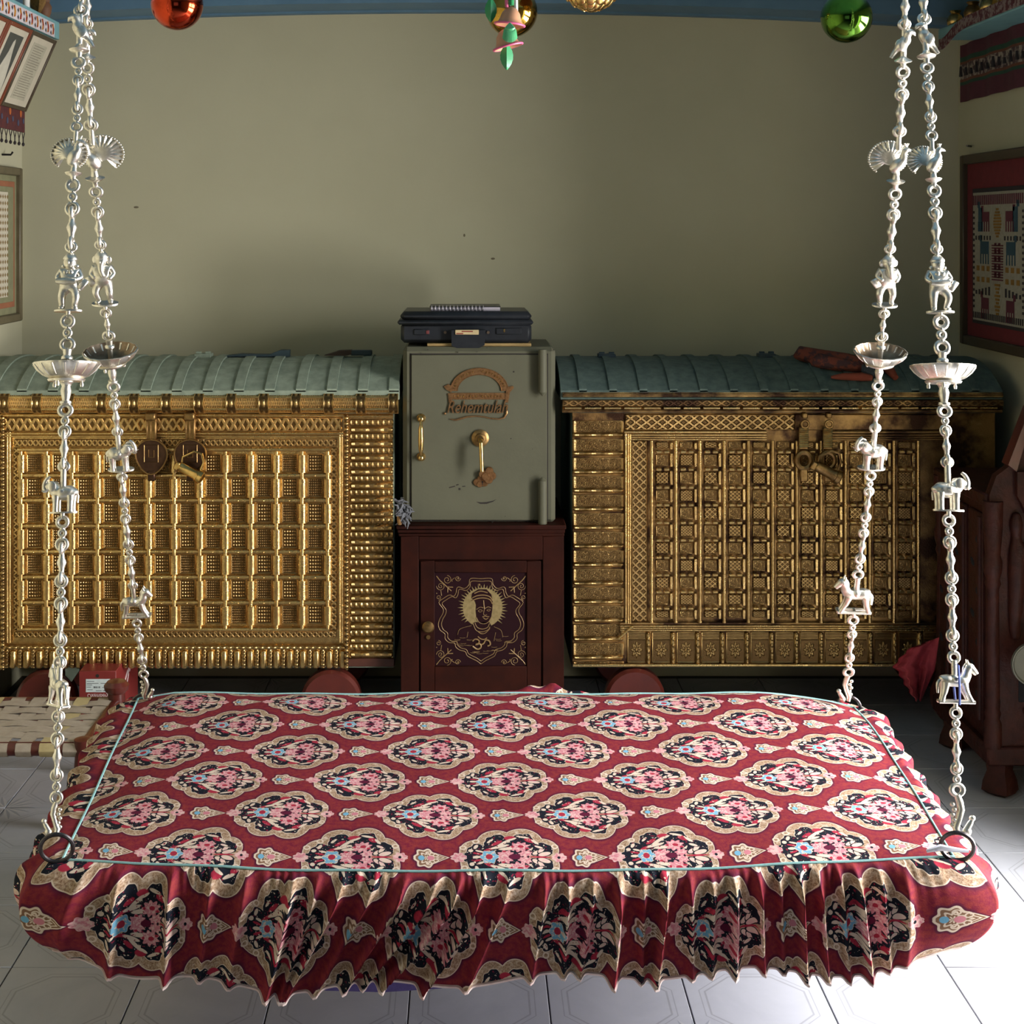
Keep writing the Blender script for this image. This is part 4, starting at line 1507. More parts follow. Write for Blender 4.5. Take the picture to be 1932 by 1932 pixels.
def uv_mesh(name, verts, faces, uvs, m):
    me = bpy.data.meshes.new(name)
    me.from_pydata(verts, [], faces)
    ul = me.uv_layers.new(name='UVMap')
    li = np.empty(len(me.loops), dtype=np.int32)
    me.loops.foreach_get('vertex_index', li)
    ul.data.foreach_set('uv', np.array(uvs, dtype=np.float32)[li].ravel())
    me.materials.append(m)
    me.polygons.foreach_set('use_smooth', [True] * len(me.polygons))
    me.update()
    return me


put('top_panel', uv_mesh('top_panel', tv, tf, tuv, FABRIC), cover)

# gathered skirt all round
per = []          # (point, outward normal, side, param)
NF, NS = 520, 200
for i in range(NF):
    s = i / NF
    per.append((Vector(top_point(s, 0)), 0, s))
for i in range(NS):
    per.append((Vector(top_point(1, i / NS)), 1, i / NS))
for i in range(NF // 3):
    per.append((Vector(top_point(1 - i / (NF // 3), 1)), 2, i / (NF // 3)))
for i in range(NS):
    per.append((Vector(top_point(0, 1 - i / NS)), 3, i / NS))
NPER = len(per)
# pleats of the front: (x at top, x at hem, half width, depth), measured in picture columns at the front edge
fpx = lambda u_: PX(u_, 2.77)
PLE = []
for (ut, ub, w, d) in ((180, 150, 16, .7), (232, 218, 13, 1.2), (330, 322, 13, 1.4), (405, 385, 12, .8), (470, 440, 16, .9), (560, 510, 14, 1.5), (605, 535, 10, 1.0), (655, 545, 12, 1.2), (715, 600, 13, 1.0), (770, 655, 12, 1.4),
                       (830, 690, 12, 1.2), (875, 725, 13, 1.6), (918, 800, 12, 1.6), (965, 880, 12, .8), (1030, 1000, 12, 1.0), (1072, 1060, 10, .9), (1120, 1090, 10, .9), (1168, 1152, 13, 1.7), (1212, 1205, 10, .8), (1255, 1232, 11, 1.4),
                       (1300, 1300, 10, .8), (1342, 1335, 11, .9), (1382, 1378, 11, 1.6), (1428, 1432, 10, 1.1), (1466, 1470, 9, .8), (1503, 1510, 11, 1.5), (1540, 1552, 10, 1.1), (1580, 1592, 9, 1.0), (1612, 1632, 12, 1.5), (1655, 1668, 11, .8), (1700, 1700, 16, .7)):
    PLE.append((fpx(ut), fpx(ub), w * .60 * 2.77 / F, d * .034))
SIDEP = [(i / 17.0 + .012 * math.sin(i * 5.1), .014, .016 + .006 * math.sin(i * 3.3)) for i in range(1, 17)]
NT_ = 34
sv, suv, sf = [], [], []
cxs, cys = .08, 3.25
cum = 0.0
prev = None
hem = []
for i, (p, side, s) in enumerate(per):
    if prev is not None:
        cum += (p - prev).length
    prev = p
    # outward direction, turning smoothly round the corners
    nrm = {0: Vector((0, -1, 0)), 1: Vector((1, 0, 0)), 2: Vector((0, 1, 0)), 3: Vector((-1, 0, 0))}[side]
    L = [1.71, .91, 1.82, .91][side]
    dist0, dist1 = s * L, (1 - s) * L
    cr = .11
    if dist0 < cr:
        pn = {0: Vector((-1, 0, 0)), 1: Vector((0, -1, 0)), 2: Vector((1, 0, 0)), 3: Vector((0, 1, 0))}[side]
        w = .5 * (1 - dist0 / cr)
        nrm = (nrm * (1 - w) + pn * w).normalized()
    elif dist1 < cr:
        pn = {0: Vector((1, 0, 0)), 1: Vector((0, 1, 0)), 2: Vector((-1, 0, 0)), 3: Vector((0, -1, 0))}[side]
        w = .5 * (1 - dist1 / cr)
        nrm = (nrm * (1 - w) + pn * w).normalized()
    dc = min(dist0, dist1)
    corner = max(0.0, 1 - dc / .20)
    corner = corner * corner * (3 - 2 * corner)
    if side == 2:
        corner *= .5
    drop = {0: .188, 1: .17, 2: .15, 3: .18}[side] * (1 - .12 * corner)
    if side == 0:
        drop += .012 * math.sin(7 * s) * (1 - corner) + .010 * math.sin(31 * s) * (1 - corner)
    bulge = (.030, .040, .045, .072)[side] * (1 - corner) + .085 * corner
    for j in range(NT_ + 1):
        t = j / NT_
        prof = math.sin(PI * min(1.0, t * .98)) ** .75
        tuck = corner * .9 + (0.0 if side == 0 else .25) * (1 - corner)
        straight = min(1.0, t * 5) ** .6 * bulge
        out = straight * (1 - tuck) + prof * bulge * 1.05 * tuck
        out += .012 * t * (1 - corner) * (side == 0)
        z = p.z - drop * (t ** (1.0 + .25 * corner)) + .004 * math.sin(min(1, t * 6) * PI)
        x_, y_ = p.x, p.y
        if side == 0:
            f = 0.0
            env = (min(1.0, t * 4.5) ** .7) * (1 - .3 * t)
            for (xt, xb, w, d) in PLE:
                c = xt + (xb - xt) * (t ** 1.15)
                w2 = w * (1 + .25 * t)
                q = (x_ - c) / w2
                if abs(q) < 3.2:
                    f += d * math.exp(-q * q) * (1.0 - .45 * math.tanh(2 * q) if q > 0 else 1.0)
            out += f * env * (1 - .35 * corner)
            z -= f * .15 * t * (1 - corner * .5)
            # fine puckers under the piping
            out += .004 * math.sin(x_ * 210 + 6 * math.sin(x_ * 37)) * math.exp(-t * 7)
        elif side in (1, 3):
            f = 0.0
            for (c, w, d) in SIDEP:
                q = (s - c - .02 * t * (1 if side == 1 else -1)) / w
                if abs(q) < 3:
                    f += d * math.exp(-q * q)
            out += f * min(1.0, t * 4)
            z += .014 * math.sin(PI * min(1, t * 2.2)) * (1 - corner) + f * .3 * math.sin(PI * min(1, t * 1.5))
        else:
            out += .014 * math.sin(s * 120) * min(1, t * 4)
            z += .040 * math.exp(-((x_ - .205) / .085) ** 2) * math.sin(PI * min(1, t * 3.0)) * (t < .34) * (.8 + .2 * math.sin(x_ * 90))
            z += .012 * math.exp(-((x_ + .2) / .3) ** 2) * 0
        if j == NT_:
            hem.append((x_ + nrm.x * out, y_ + nrm.y * out, z))
        sv.append((x_ + nrm.x * out, y_ + nrm.y * out, z))
        if side == 0:
            uu_ = p.x * 1.12 - .077 * 1.0
        elif side == 1:
            uu_ = .935 * 1.12 - .077 + s * .91
        elif side == 3:
            uu_ = -.775 * 1.12 - .077 - (1 - s) * .91
        else:
            uu_ = p.x
        suv.append((uu_, -.05 - t * drop * 1.12 - (.0 if side == 0 else 0)))
for i in range(NPER):
    i2 = (i + 1) % NPER
    for j in range(NT_):
        a, b_ = i * (NT_ + 1) + j, i2 * (NT_ + 1) + j
        sf.append((a, a + 1, b_ + 1, b_))
put('skirt', uv_mesh('skirt', sv, sf, suv, FABRIC), cover)
MB().tube(hem, .0032, 5, closed=True).build('hem', HEM, cover)
for (a, b_, fn) in ((0, 1, lambda s: top_point(s, 0)), (0, 1, lambda s: top_point(1, s)), (0, 1, lambda s: top_point(s, 1)), (0, 1, lambda s: top_point(0, s))):
    MB().tube([Vector(fn(i / 60)) + Vector((0, 0, .001)) for i in range(61)], .0026, 6).build('piping', TEAL, cover)
# crumpled white corner tag by the right ring
MB().tube([P(1748, 1606, 2.755), P(1775, 1599, 2.75), P(1800, 1603, 2.745), P(1828, 1606, 2.74)], [.003, .0065, .005, .003], 8).build('corner_tie', mat('white_tie', (0.75, 0.75, 0.85), .7, c2=(0.2, 0.12, 0.4), scale=40, lo=.6, hi=.7), cover)

# =================================================================== CHAINS
def ring_link(spacing, kind):
    mb = MB()
    X, Y, Z = Vector((1, 0, 0)), Vector((0, 1, 0)), Vector((0, 0, 1))
    R, r = .0106, .0042
    if kind == 'short':
        h = spacing / 2
        for s in (-1, 1):
            mb.torus((0, 0, s * h), R, r, X, Z, 18, 8)
        mb.torus((0, 0, 0), .0056, .0042, X, Z, 14, 8)
        for s in (-1, 1):
            mb.tube([(0, 0, s * .0085), (0, 0, s * (h - R))], .0048, 8)
    else:
        h = spacing / 2
        for s in (-1, 1):
            mb.torus((0, 0, s * (h - .0075)), R * .92, r * 1.1, Y, Z, 18, 8)
        mb.lathe([(.0048, -h + .0165), (.0056, -.015), (.0062, -.010), (.0085, -.005), (.0100, 0), (.0085, .005), (.0062, .010), (.0056, .015), (.0048, h - .0165)], 12)
    return mb.mesh('link', SILVER, 60)


LINK_S, LINK_L = .044, .073
ME_S, ME_L = ring_link(LINK_S, 'short'), ring_link(LINK_L, 'long')
XV, YV, ZV = Vector((1, 0, 0)), Vector((0, 1, 0)), Vector((0, 0, 1))


def base_plate(mb, z, rx=.022, ry=.016):
    pr = []
    for i in range(20):
        a = 2 * PI * i / 20
        pr.append((rx * math.cos(a), ry * math.sin(a)))
    mb.prism(pr, lambda a, b_, d: (a, b_, d), z - .0025, z + .001)


def end_rings(mb, H, face=True, r=.0034, R=.0085):
    a = XV if face else YV
    mb.torus((0, 0, 0), R, r, a, ZV, 16, 7)
    mb.torus((0, 0, H), R, r, a, ZV, 16, 7)


# every ornament: local z from 0 (lower ring) to H (upper ring), facing -Y
def orn_figure(eleph):
    H = .150
    mb = MB()
    z0 = .021
    end_rings(mb, H, True)
    base_plate(mb, z0, .025, .016)
    mb.tube([(0, 0, .008), (0, 0, z0)], .004, 8)
    s = -1 if eleph else 1
    pts = {'pel': (0, 0, z0 + .050, .0105), 'bel': (0, -.004, z0 + .062, .012, .011), 'ch': (0, 0, z0 + .075, .0125, .010), 'nk': (0, 0, z0 + .086, .0055),
           'hd': (0, -.002, z0 + .094, .0105), 'tp': (0, 0, z0 + .106, .0085), 'cr': (0, 0, z0 + .114, .004),
           'sl': (-.015, 0, z0 + .080, .0055), 'el': (-.021, -.002, z0 + .066, .0045), 'hl': (-.012, -.014, z0 + .057, .004),
           'sr': (.015, 0, z0 + .080, .0055), 'er': (.021, -.002, z0 + .066, .0045), 'hr': (.010, -.014, z0 + .060, .004),
           'hipl': (-.009, 0, z0 + .044, .0078), 'knl': (-.012, -.004 - .004 * (s < 0), z0 + .025, .0055), 'anl': (-.011, 0, z0 + .006, .0042), 'ftl': (-.013, -.009, z0 + .003, .004),
           'hipr': (.009, 0, z0 + .044, .0078), 'knr': (.015, -.008, z0 + .027, .0055), 'anr': (.010, 0, z0 + .006, .0042), 'ftr': (.015, -.009, z0 + .003, .004)}
    if s < 0:
        pts = {a: (-v[0], *v[1:]) for a, v in pts.items()}
    ed = [('pel', 'bel'), ('bel', 'ch'), ('ch', 'nk'), ('nk', 'hd'), ('hd', 'tp'), ('tp', 'cr'), ('ch', 'sl'), ('sl', 'el'), ('el', 'hl'), ('ch', 'sr'), ('sr', 'er'), ('er', 'hr'),
          ('pel', 'hipl'), ('hipl', 'knl'), ('knl', 'anl'), ('anl', 'ftl'), ('pel', 'hipr'), ('hipr', 'knr'), ('knr', 'anr'), ('anr', 'ftr')]
    if eleph:
        pts['t1'] = (0, -.013, z0 + .089, .0045)
        pts['t2'] = (.001, -.017, z0 + .076, .0036)
        pts['t3'] = (.006, -.016, z0 + .064, .003)
        ed += [('hd', 't1'), ('t1', 't2'), ('t2', 't3')]
    mb.add(*skin(pts, ed, SILVER))
    # drum / club held across the hips, ears, hair buns
    if eleph:
        mb.ball((-.012, .001, z0 + .096), (.006, .002, .009), 10, 6)
        mb.ball((.012, .001, z0 + .096), (.006, .002, .009), 10, 6)
        M = Matrix.Translation((-.022, -.006, z0 + .052)) @ Matrix.Rotation(-.6, 4, 'Y')
        mb.cbox(-.008, .008, -.003, .003, -.011, .011, .002, M)
    else:
        mb.lathe([(.0055, -.017), (.0085, 0), (.0055, .017)], 12, (-.002, -.016, z0 + .057), 'X')
        mb.ball((-.0115, 0, z0 + .090), .0042, 8, 6)
        mb.ball((.0115, 0, z0 + .090), .0042, 8, 6)
        for e in (-.0045, .0045):
            mb.ball((e, -.011, z0 + .076), .0052, 8, 6)
        M = Matrix.Translation((.024, -.004, z0 + .052)) @ Matrix.Rotation(.6, 4, 'Y')
        mb.cbox(-.006, .006, -.003, .003, -.012, .012, .002, M)
    mb.ball((0, -.003, z0 + .097), (.0115, .011, .0135), 14, 10)
    mb.ball((0, -.014, z0 + .095), (.0024, .003, .004), 6, 5)
    mb.lathe([(.0125, 0), (.0130, .003), (.010, .008), (.006, .014)], 14, (0, -.001, z0 + .102))
    mb.tube([(0, 0, z0 + .114), (0, 0, H - .007)], .004, 8)
    return mb.mesh('figurine', SILVER, 60), H


def curve_tube(mb, pts, rads, seg=12, sub=4):
    """smooth tapered tube through the points"""
    q, r = [], []
    n = len(pts)
    for i in range(n - 1):
        a0, a1, a2, a3 = [Vector(pts[min(max(i + d, 0), n - 1)]) for d in (-1, 0, 1, 2)]
        for k_ in range(sub):
            t = k_ / sub
            q.append(.5 * (2 * a1 + (a2 - a0) * t + (2 * a0 - 5 * a1 + 4 * a2 - a3) * t * t + (3 * a1 - a0 - 3 * a2 + a3) * t ** 3))
            r.append(rads[i] + (rads[i + 1] - rads[i]) * (t * t * (3 - 2 * t)))
    q.append(Vector(pts[-1]))
    r.append(rads[-1])
    mb.tube(q, r, seg)


def orn_elephant(s):
    H = .112
    mb = MB()
    end_rings(mb, H, True)
    z0 = .020
    base_plate(mb, z0, .027, .013)
    mb.tube([(0, 0, .008), (0, 0, z0)], .004, 8)
    # rump, barrel, shoulder, raised head and trunk in one sweep
    curve_tube(mb, [(-.0235 * s, 0, z0 + .033), (-.021 * s, 0, z0 + .036), (-.012 * s, 0, z0 + .039), (0, 0, z0 + .038), (.011 * s, 0, z0 + .042), (.019 * s, 0, z0 + .052), (.026 * s, -.001, z0 + .050), (.031 * s, -.003, z0 + .046), (.0325 * s, -.004, z0 + .055), (.029 * s, -.004, z0 + .066), (.023 * s, -.004, z0 + .072)],
               [.003, .010, .0145, .0150, .0128, .0118, .0095, .0055, .0044, .0038, .0030])
    for (x, y) in ((-.015, -.0075), (-.016, .0075), (.011, -.0075), (.010, .0075)):
        mb.tube([(x * s, y, z0 + .034), (x * s, y, z0 + .020), (x * s, y, z0 + .006), (x * s, y, z0 + .001)], [.0075, .0056, .0052, .0058], 10)
    mb.ball((.017 * s, -.0118, z0 + .052), (.0075, .002, .0105), 12, 8)
    mb.ball((.017 * s, .0118, z0 + .052), (.0075, .002, .0105), 12, 8)
    for e in (-.005, .005):
        mb.tube([(.027 * s, e, z0 + .044), (.033 * s, e * 1.4, z0 + .041), (.037 * s, e * 1.4, z0 + .044)], [.0022, .0018, .0008], 7)
    curve_tube(mb, [(-.023 * s, 0, z0 + .040), (-.027 * s, 0, z0 + .032), (-.0265 * s, 0, z0 + .018)], [.002, .0016, .0014], 7)
    mb.cbox(-.009, .008, -.0155, .0155, z0 + .034, z0 + .0485, .005)
    mb.tube([(0, 0, z0 + .048), (0, 0, H - .006)], .0055, 10)
    return mb.mesh('elephant_ornament', SILVER, 50), H


def orn_horse(s, front=False):
    H = .108
    mb = MB()
    end_rings(mb, H, True)
    z0 = .022
    mb.tube([(0, 0, .008), (0, 0, z0)], .004, 8)
    curve_tube(mb, [(-.0255 * s, 0, z0 + .040), (-.022 * s, 0, z0 + .042), (-.014 * s, 0, z0 + .041), (0, 0, z0 + .039), (.013 * s, 0, z0 + .041), (.020 * s, 0, z0 + .050), (.023 * s, 0, z0 + .061), (.027 * s, 0, z0 + .068), (.033 * s, 0, z0 + .062), (.039 * s, 0, z0 + .054)],
               [.002, .009, .0118, .0105, .0118, .0095, .0078, .0080, .0062, .0046])
    for (x0, x1, y) in ((-.017, -.025, -.0065), (-.018, -.023, .0065), (.014, .027, -.0065), (.013, .024, .0065)):
        curve_tube(mb, [(x0 * s, y, z0 + .038), ((x0 * .7 + x1 * .3) * s, y, z0 + .022), ((x0 * .35 + x1 * .65) * s, y, z0 + .012), (x1 * s, y, z0 + .001)], [.0075, .0052, .0040, .0046], 9)
    for e in (-.0045, .0045):
        mb.tube([(.024 * s, e, z0 + .073), (.0225 * s, e, z0 + .082)], [.0030, .0008], 7)
    curve_tube(mb, [(.016 * s, 0, z0 + .055), (.018 * s, 0, z0 + .066), (.022 * s, 0, z0 + .074)], [.003, .0038, .003], 8)
    curve_tube(mb, [(-.024 * s, 0, z0 + .043), (-.030 * s, 0, z0 + .034), (-.031 * s, 0, z0 + .016)], [.0036, .0036, .002], 8)
    for e in (-.0065, .0065):
        mb.tube([(-.030 * s, e, z0), (.033 * s, e, z0)], .0036, 8)
    for e in (-.028, 0, .031):
        mb.tube([(e * s, -.0065, z0), (e * s, .0065, z0)], .0036, 8)
    mb.cbox(-.008, .007, -.0125, .0125, z0 + .036, z0 + .0525, .005)
    mb.tube([(0, 0, z0 + .048), (0, 0, H - .006)], .0055, 10)
    if front:
        Mr = Matrix.Rotation(-.9, 3, 'Z')
        mb.v = [tuple(Mr @ Vector(p)) for p in mb.v]
    return mb.mesh('horse_ornament', SILVER, 50), H


def orn_peacock(s):
    H = .118
    mb = MB()
    end_rings(mb, H, True)
    z0 = .022
    mb.lathe([(.004, -.013), (.005, -.004), (.013, 0), (.015, .003), (.006, .006), (.005, .014)], 16, (0, 0, z0))
    curve_tube(mb, [(0, 0, z0 + .008), (0, 0, z0 + .018), (-.003 * s, -.002, z0 + .026), (.001 * s, -.006, z0 + .036), (.007 * s, -.009, z0 + .047), (.007 * s, -.010, z0 + .057), (.010 * s, -.010, z0 + .064), (.015 * s, -.010, z0 + .063), (.021 * s, -.010, z0 + .060)],
               [.0045, .0055, .0098, .0105, .0072, .0048, .0056, .0040, .0008], 12)
    for i in range(3):
        mb.tube([(.010 * s, -.010, z0 + .068), ((.007 + .003 * i) * s, -.010, z0 + .076)], [.0012, .0016], 6)
    mb.tube([(0, 0, z0 + .062), (0, 0, H - .007)], .0042, 8)
    # fan tail: ribbed shell with a beaded rim
    c = Vector((-.012 * s, .004, z0 + .044))
    n = 36
    vs = [(c.x, c.y - .003, c.z - .012)]
    for ring, rr in enumerate((.012, .024, .031)):
        for i in range(n):
            a = -.30 * PI + 1.6 * PI * i / (n - 1)
            d = .0022 * (1 if i % 2 else -1) * (ring > 0)
            vs.append((c.x + rr * math.cos(a), c.y + d + .003 * ring, c.z + rr * math.sin(a)))
    fs = [(0, 1 + i, 2 + i) for i in range(n - 1)]
    for ring in range(2):
        o = 1 + ring * n
        fs += [(o + i, o + n + i, o + n + i + 1, o + i + 1) for i in range(n - 1)]
    m2 = len(vs)
    back = [(x, y + .0025, z) for x, y, z in vs]
    mb.add(vs + back, fs + [tuple(q + m2 for q in f[::-1]) for f in fs])
    mb.add(vs + back, [(1 + 2 * n + i, 1 + 2 * n + i + 1, m2 + 1 + 2 * n + i + 1, m2 + 1 + 2 * n + i) for i in range(n - 1)])
    for i in range(0, n, 1):
        a = -.30 * PI + 1.6 * PI * i / (n - 1)
        mb.ball((c.x + .0315 * math.cos(a), c.y + .006, c.z + .0315 * math.sin(a)), .0021, 6, 4)
    return mb.mesh('peacock_ornament', SILVER, 60), H


def orn_bird(s):
    H = .092
    mb = MB()
    end_rings(mb, H, True)
    z0 = .020
    mb.lathe([(.004, -.012), (.005, -.003), (.014, 0), (.015, .002), (.006, .008), (.005, .012)], 16, (0, 0, z0))
    curve_tube(mb, [(-.020 * s, .003, z0 + .008), (-.013 * s, .003, z0 + .020), (-.004 * s, .001, z0 + .031), (.002 * s, -.002, z0 + .041), (.004 * s, -.004, z0 + .050), (.007 * s, -.005, z0 + .057), (.013 * s, -.006, z0 + .056), (.017 * s, -.006, z0 + .050)],
               [.0032, .0046, .0098, .0095, .0066, .0076, .0046, .0008], 12)
    mb.tube([(0, 0, z0 + .008), (0, 0, z0 + .028)], [.005, .0055], 10)
    for e in (-1, 1):
        mb.ball((-.004 * s, e * .0085, z0 + .032), (.008, .0026, .011), 10, 7)
    mb.tube([(0, 0, z0 + .050), (0, 0, H - .007)], .0045, 8)
    return mb.mesh('bird_ornament', SILVER, 60), H


def orn_bowl():
    """lamp bowl with fluted petals on a baluster; a second slot for the tarnished inside"""
    H = .128
    mb = MB()
    mb.torus((0, 0, 0), .0105, .004, XV, ZV, 16, 8)
    mb.torus((0, 0, H), .0105, .004, XV, ZV, 16, 8)
    mb.lathe([(.006, .010), (.010, .013), (.010, .017), (.006, .019), (.0078, .028), (.0095, .037), (.0075, .046), (.010, .052), (.0125, .054), (.0115, .060), (.006, .062)], 16)
    n = 16
    seg = 96
    fl = lambda w, h: 1 + .03 * abs(math.sin(w * n / 2)) * min(1, max(0, (h - .062) / .012))
    mb.lathe([(.006, .055), (.030, .056), (.032, .060), (.028, .062), (.037, .066), (.047, .077), (.0545, .088), (.0555, .0915), (.053, .0925)], seg, scal=fl, cap=False)
    mb.m = 1
    mb.lathe([(.053, .0925), (.046, .079), (.032, .068), (.012, .064), (.004, .0635)], seg, scal=fl, cap=False)
    mb.m = 0
    for i in range(n):
        a = 2 * PI * (i + .5) / n
        mb.tube([(.0385 * math.cos(a), .0385 * math.sin(a), .068), (.048 * math.cos(a), .048 * math.sin(a), .078), (.0545 * math.cos(a), .0545 * math.sin(a), .089)], [.0015, .0026, .0032], 6)
    mb.lathe([(.005, .062), (.006, .096), (.010, .099), (.010, .104), (.0065, .107), (.008, H - .010)], 14)
    for a in (0.4, 2.7, 4.4):
        mb.lathe([(.0025, -.010), (.0035, -.006), (.002, 0)], 8, (.026 * math.cos(a), .026 * math.sin(a), .056))
    return mb.mesh('lamp_bowl', [SILVER, SILVERDARK], 50), H


def orn_hook(s):
    H = .075
    mb = MB()
    mb.torus((0, 0, H), .0095, .0036, XV, ZV, 16, 7)
    mb.tube([(0, 0, H - .008), (.004 * s, 0, H - .020), (.006 * s, 0, H - .032), (.002 * s, 0, H - .048), (-.003 * s, -.002, H - .062), (-.001 * s, -.006, H - .072)], [.0048, .0055, .0055, .005, .0055, .004], 10)
    for i in range(5):
        mb.ball((-.004 * s - .003 * s * (i % 2 == 0), 0, H - .024 - i * .0085), .0042, 8, 6)
    mb.ball((.012 * s, -.008, .010), (.007, .006, .008), 10, 7)
    mb.tube([(.012 * s, -.008, .014), (.017 * s, -.008, .024), (.020 * s, -.008, .030)], [.005, .0045, .003], 8)
    mb.ball((.020 * s, -.008, .032), .005, 8, 6)
    return mb.mesh('hook', SILVER, 60), H


FIG, GAN = orn_figure(False), orn_figure(True)
ELE = {s: orn_elephant(s) for s in (-1, 1)}
HOR = {(-1, 0): orn_horse(-1), (1, 0): orn_horse(1), (-1, 1): orn_horse(-1, True)}
PEA = {s: orn_peacock(s) for s in (-1, 1)}
BIR = {s: orn_bird(s) for s in (-1, 1)}
BOW = orn_bowl()
HOO = {s: orn_hook(s) for s in (-1, 1)}


def chain(label, path, Yb, vb, Yt, ornaments):
    """path: (v,u) samples of the hanging line; runs from the bed (Yb at row vb) to the hook (Yt at row 0)"""
    zb, zt_ = PZ(vb, Yb), PZ(0, Yt)
    sl = (Yt - Yb) / (zt_ - zb)
    vv, uu = [p[0] for p in path], [p[1] for p in path]

    def at(v):
        if v < vv[0]:
            u_ = uu[0] + (uu[3] - uu[0]) / (vv[3] - vv[0]) * (v - vv[0])
        else:
            u_ = float(np.interp(v, vv, uu))
        Y = (Yb + sl * (HC - zb)) / (1 + sl * (v - V0) / F)
        return P(u_, v, Y)

    top = None
    t = thing('swing_chain', label, 'chain', at(vb), group='silver chains of the swing bed')
    base = at(vb)

    def frame(a, b_):
        z = (b_ - a).normalized()
        y = Vector((0, 1, 0))
        y = (y - z * y.dot(z)).normalized()
        x = y.cross(z)
        return Matrix((x, y, z)).transposed().to_4x4()

    def setp(o, a, b_, H, mid=False):
        M = frame(a, b_)
        s = (b_ - a).length / H
        w_ = 1.0 if mid else 1.14
        o.matrix_local = Matrix.Translation(((a + b_) / 2 if mid else a) - base) @ M @ Matrix.Diagonal((s * w_, s * w_, s, 1))

    names = {'figure': 'figurine', 'ele': 'elephant_ornament', 'horse': 'horse_ornament', 'pea': 'peacock_ornament', 'bird': 'bird_ornament', 'bowl': 'lamp_bowl', 'hook': 'hook'}
    segs = []
    last = -170
    for (kind, me, v0, v1) in ornaments:
        segs.append((last, v0))
        a, b_ = at(v1), at(v0)
        o = put(names[kind], me[0], t)
        setp(o, a, b_, me[1])
        if kind == 'bowl':
            o['label'] = 'fluted silver oil-lamp bowl'
        last = v1
    for (v0, v1) in segs:
        a, b_ = at(v0), at(v1)
        L = (b_ - a).length
        best = None
        for first in (0, 1):
            for n in range(1, 40):
                ks = [(first + i) % 2 for i in range(n)]
                tot = sum((LINK_S, LINK_L)[q] for q in ks)
                e = abs(math.log(L / tot))
                if best is None or e < best[0]:
                    best = (e, ks, tot)
        _, ks, tot = best
        f0 = 0.0
        for q in ks:
            l = (LINK_S, LINK_L)[q] / tot
            va, vb_ = v0 + (v1 - v0) * f0, v0 + (v1 - v0) * (f0 + l)
            o = put('link', (ME_S, ME_L)[q], t)
            setp(o, at(vb_), at(va), (LINK_S, LINK_L)[q], True)
            f0 += l
    return t, at


FLp = [(0, 155), (40, 151), (95, 149), (215, 146), (330, 138), (360, 137), (420, 136), (530, 132), (600, 128), (700, 127), (760, 124), (840, 121), (940, 119), (1024, 117), (1134, 115), (1248, 113), (1353, 110), (1400, 108), (1470, 107), (1520, 106), (1575, 106)]
BLp = [(0, 164), (60, 165), (105, 164), (160, 167), (240, 172), (335, 179), (370, 182), (430, 187), (530, 195), (575, 198), (640, 206), (690, 212), (740, 215), (790, 219), (850, 225), (900, 230), (990, 238), (1040, 244), (1100, 250), (1165, 257), (1220, 264), (1250, 269), (1310, 275)]
FRp = [(0, 1742), (40, 1744), (105, 1748), (130, 1749), (225, 1756), (335, 1761), (370, 1763), (470, 1767), (590, 1774), (640, 1777), (700, 1778), (760, 1781), (830, 1785), (890, 1788), (955, 1790), (990, 1790), (1090, 1795), (1200, 1797), (1250, 1800), (1325, 1803), (1400, 1804), (1450, 1805), (1500, 1806), (1575, 1806)]
BRp = [(0, 1708), (50, 1706), (120, 1704), (180, 1701), (245, 1697), (340, 1690), (400, 1686), (480, 1678), (580, 1669), (640, 1663), (690, 1658), (740, 1656), (785, 1653), (850, 1648), (890, 1643), (950, 1637), (1000, 1630), (1060, 1622), (1120, 1614), (1165, 1610), (1200, 1607), (1250, 1602), (1320, 1598)]
cFL, aFL = chain('silver chain at the front left corner of the swing bed', FLp, 2.80, 1575, 3.10,
            [('bird', BIR[-1], 20, 118), ('pea', PEA[1], 240, 350), ('figure', FIG, 466, 606), ('bowl', BOW, 650, 774), ('ele', ELE[-1], 880, 985), ('horse', HOR[-1, 1], 1250, 1352), ('hook', HOO[-1], 1505, 1577)])
cBL, aBL = chain('silver chain at the back left corner of the swing bed', BLp, 3.68, 1310, 3.22,
            [('bird', BIR[1], 45, 128), ('pea', PEA[-1], 236, 362), ('figure', GAN, 462, 590), ('bowl', BOW, 634, 730), ('ele', ELE[1], 815, 900), ('horse', HOR[1, 0], 1105, 1176), ('hook', HOO[1], 1272, 1318)])
cFR, aFR = chain('silver chain at the front right corner of the swing bed', FRp, 2.80, 1575, 3.10,
            [('bird', BIR[-1], 36, 128), ('pea', PEA[1], 256, 360), ('figure', FIG, 470, 608), ('bowl', BOW, 656, 776), ('ele', ELE[1], 872, 982), ('horse', HOR[1, 0], 1240, 1345), ('hook', HOO[1], 1490, 1577)])
cBR, aBR = chain('silver chain at the back right corner of the swing bed', BRp, 3.68, 1320, 3.22,
            [('bird', BIR[1], 46, 136), ('pea', PEA[1], 248, 366), ('figure', GAN, 470, 592), ('bowl', BOW, 636, 728), ('ele', ELE[-1], 808, 898), ('horse', HOR[-1, 0], 1084, 1170), ('hook', HOO[-1], 1268, 1322)])
# blue thread tied round the horse of the front right chain
bt = MB().tube([aFR(1252) + Vector((.004, -.013, 0)), aFR(1290) + Vector((.003, -.018, 0)), aFR(1325) + Vector((.004, -.012, 0)), aFR(1330) + Vector((.004, .012, 0)), aFR(1290) + Vector((.003, .018, 0)), aFR(1252) + Vector((.004, .013, 0))], .0022, 6, closed=True)
bt.build('blue_thread', mat('blue_yarn', (0.10, 0.14, 0.42), .8), label='blue thread tied around the silver horse of the front right chain', cat='thread')
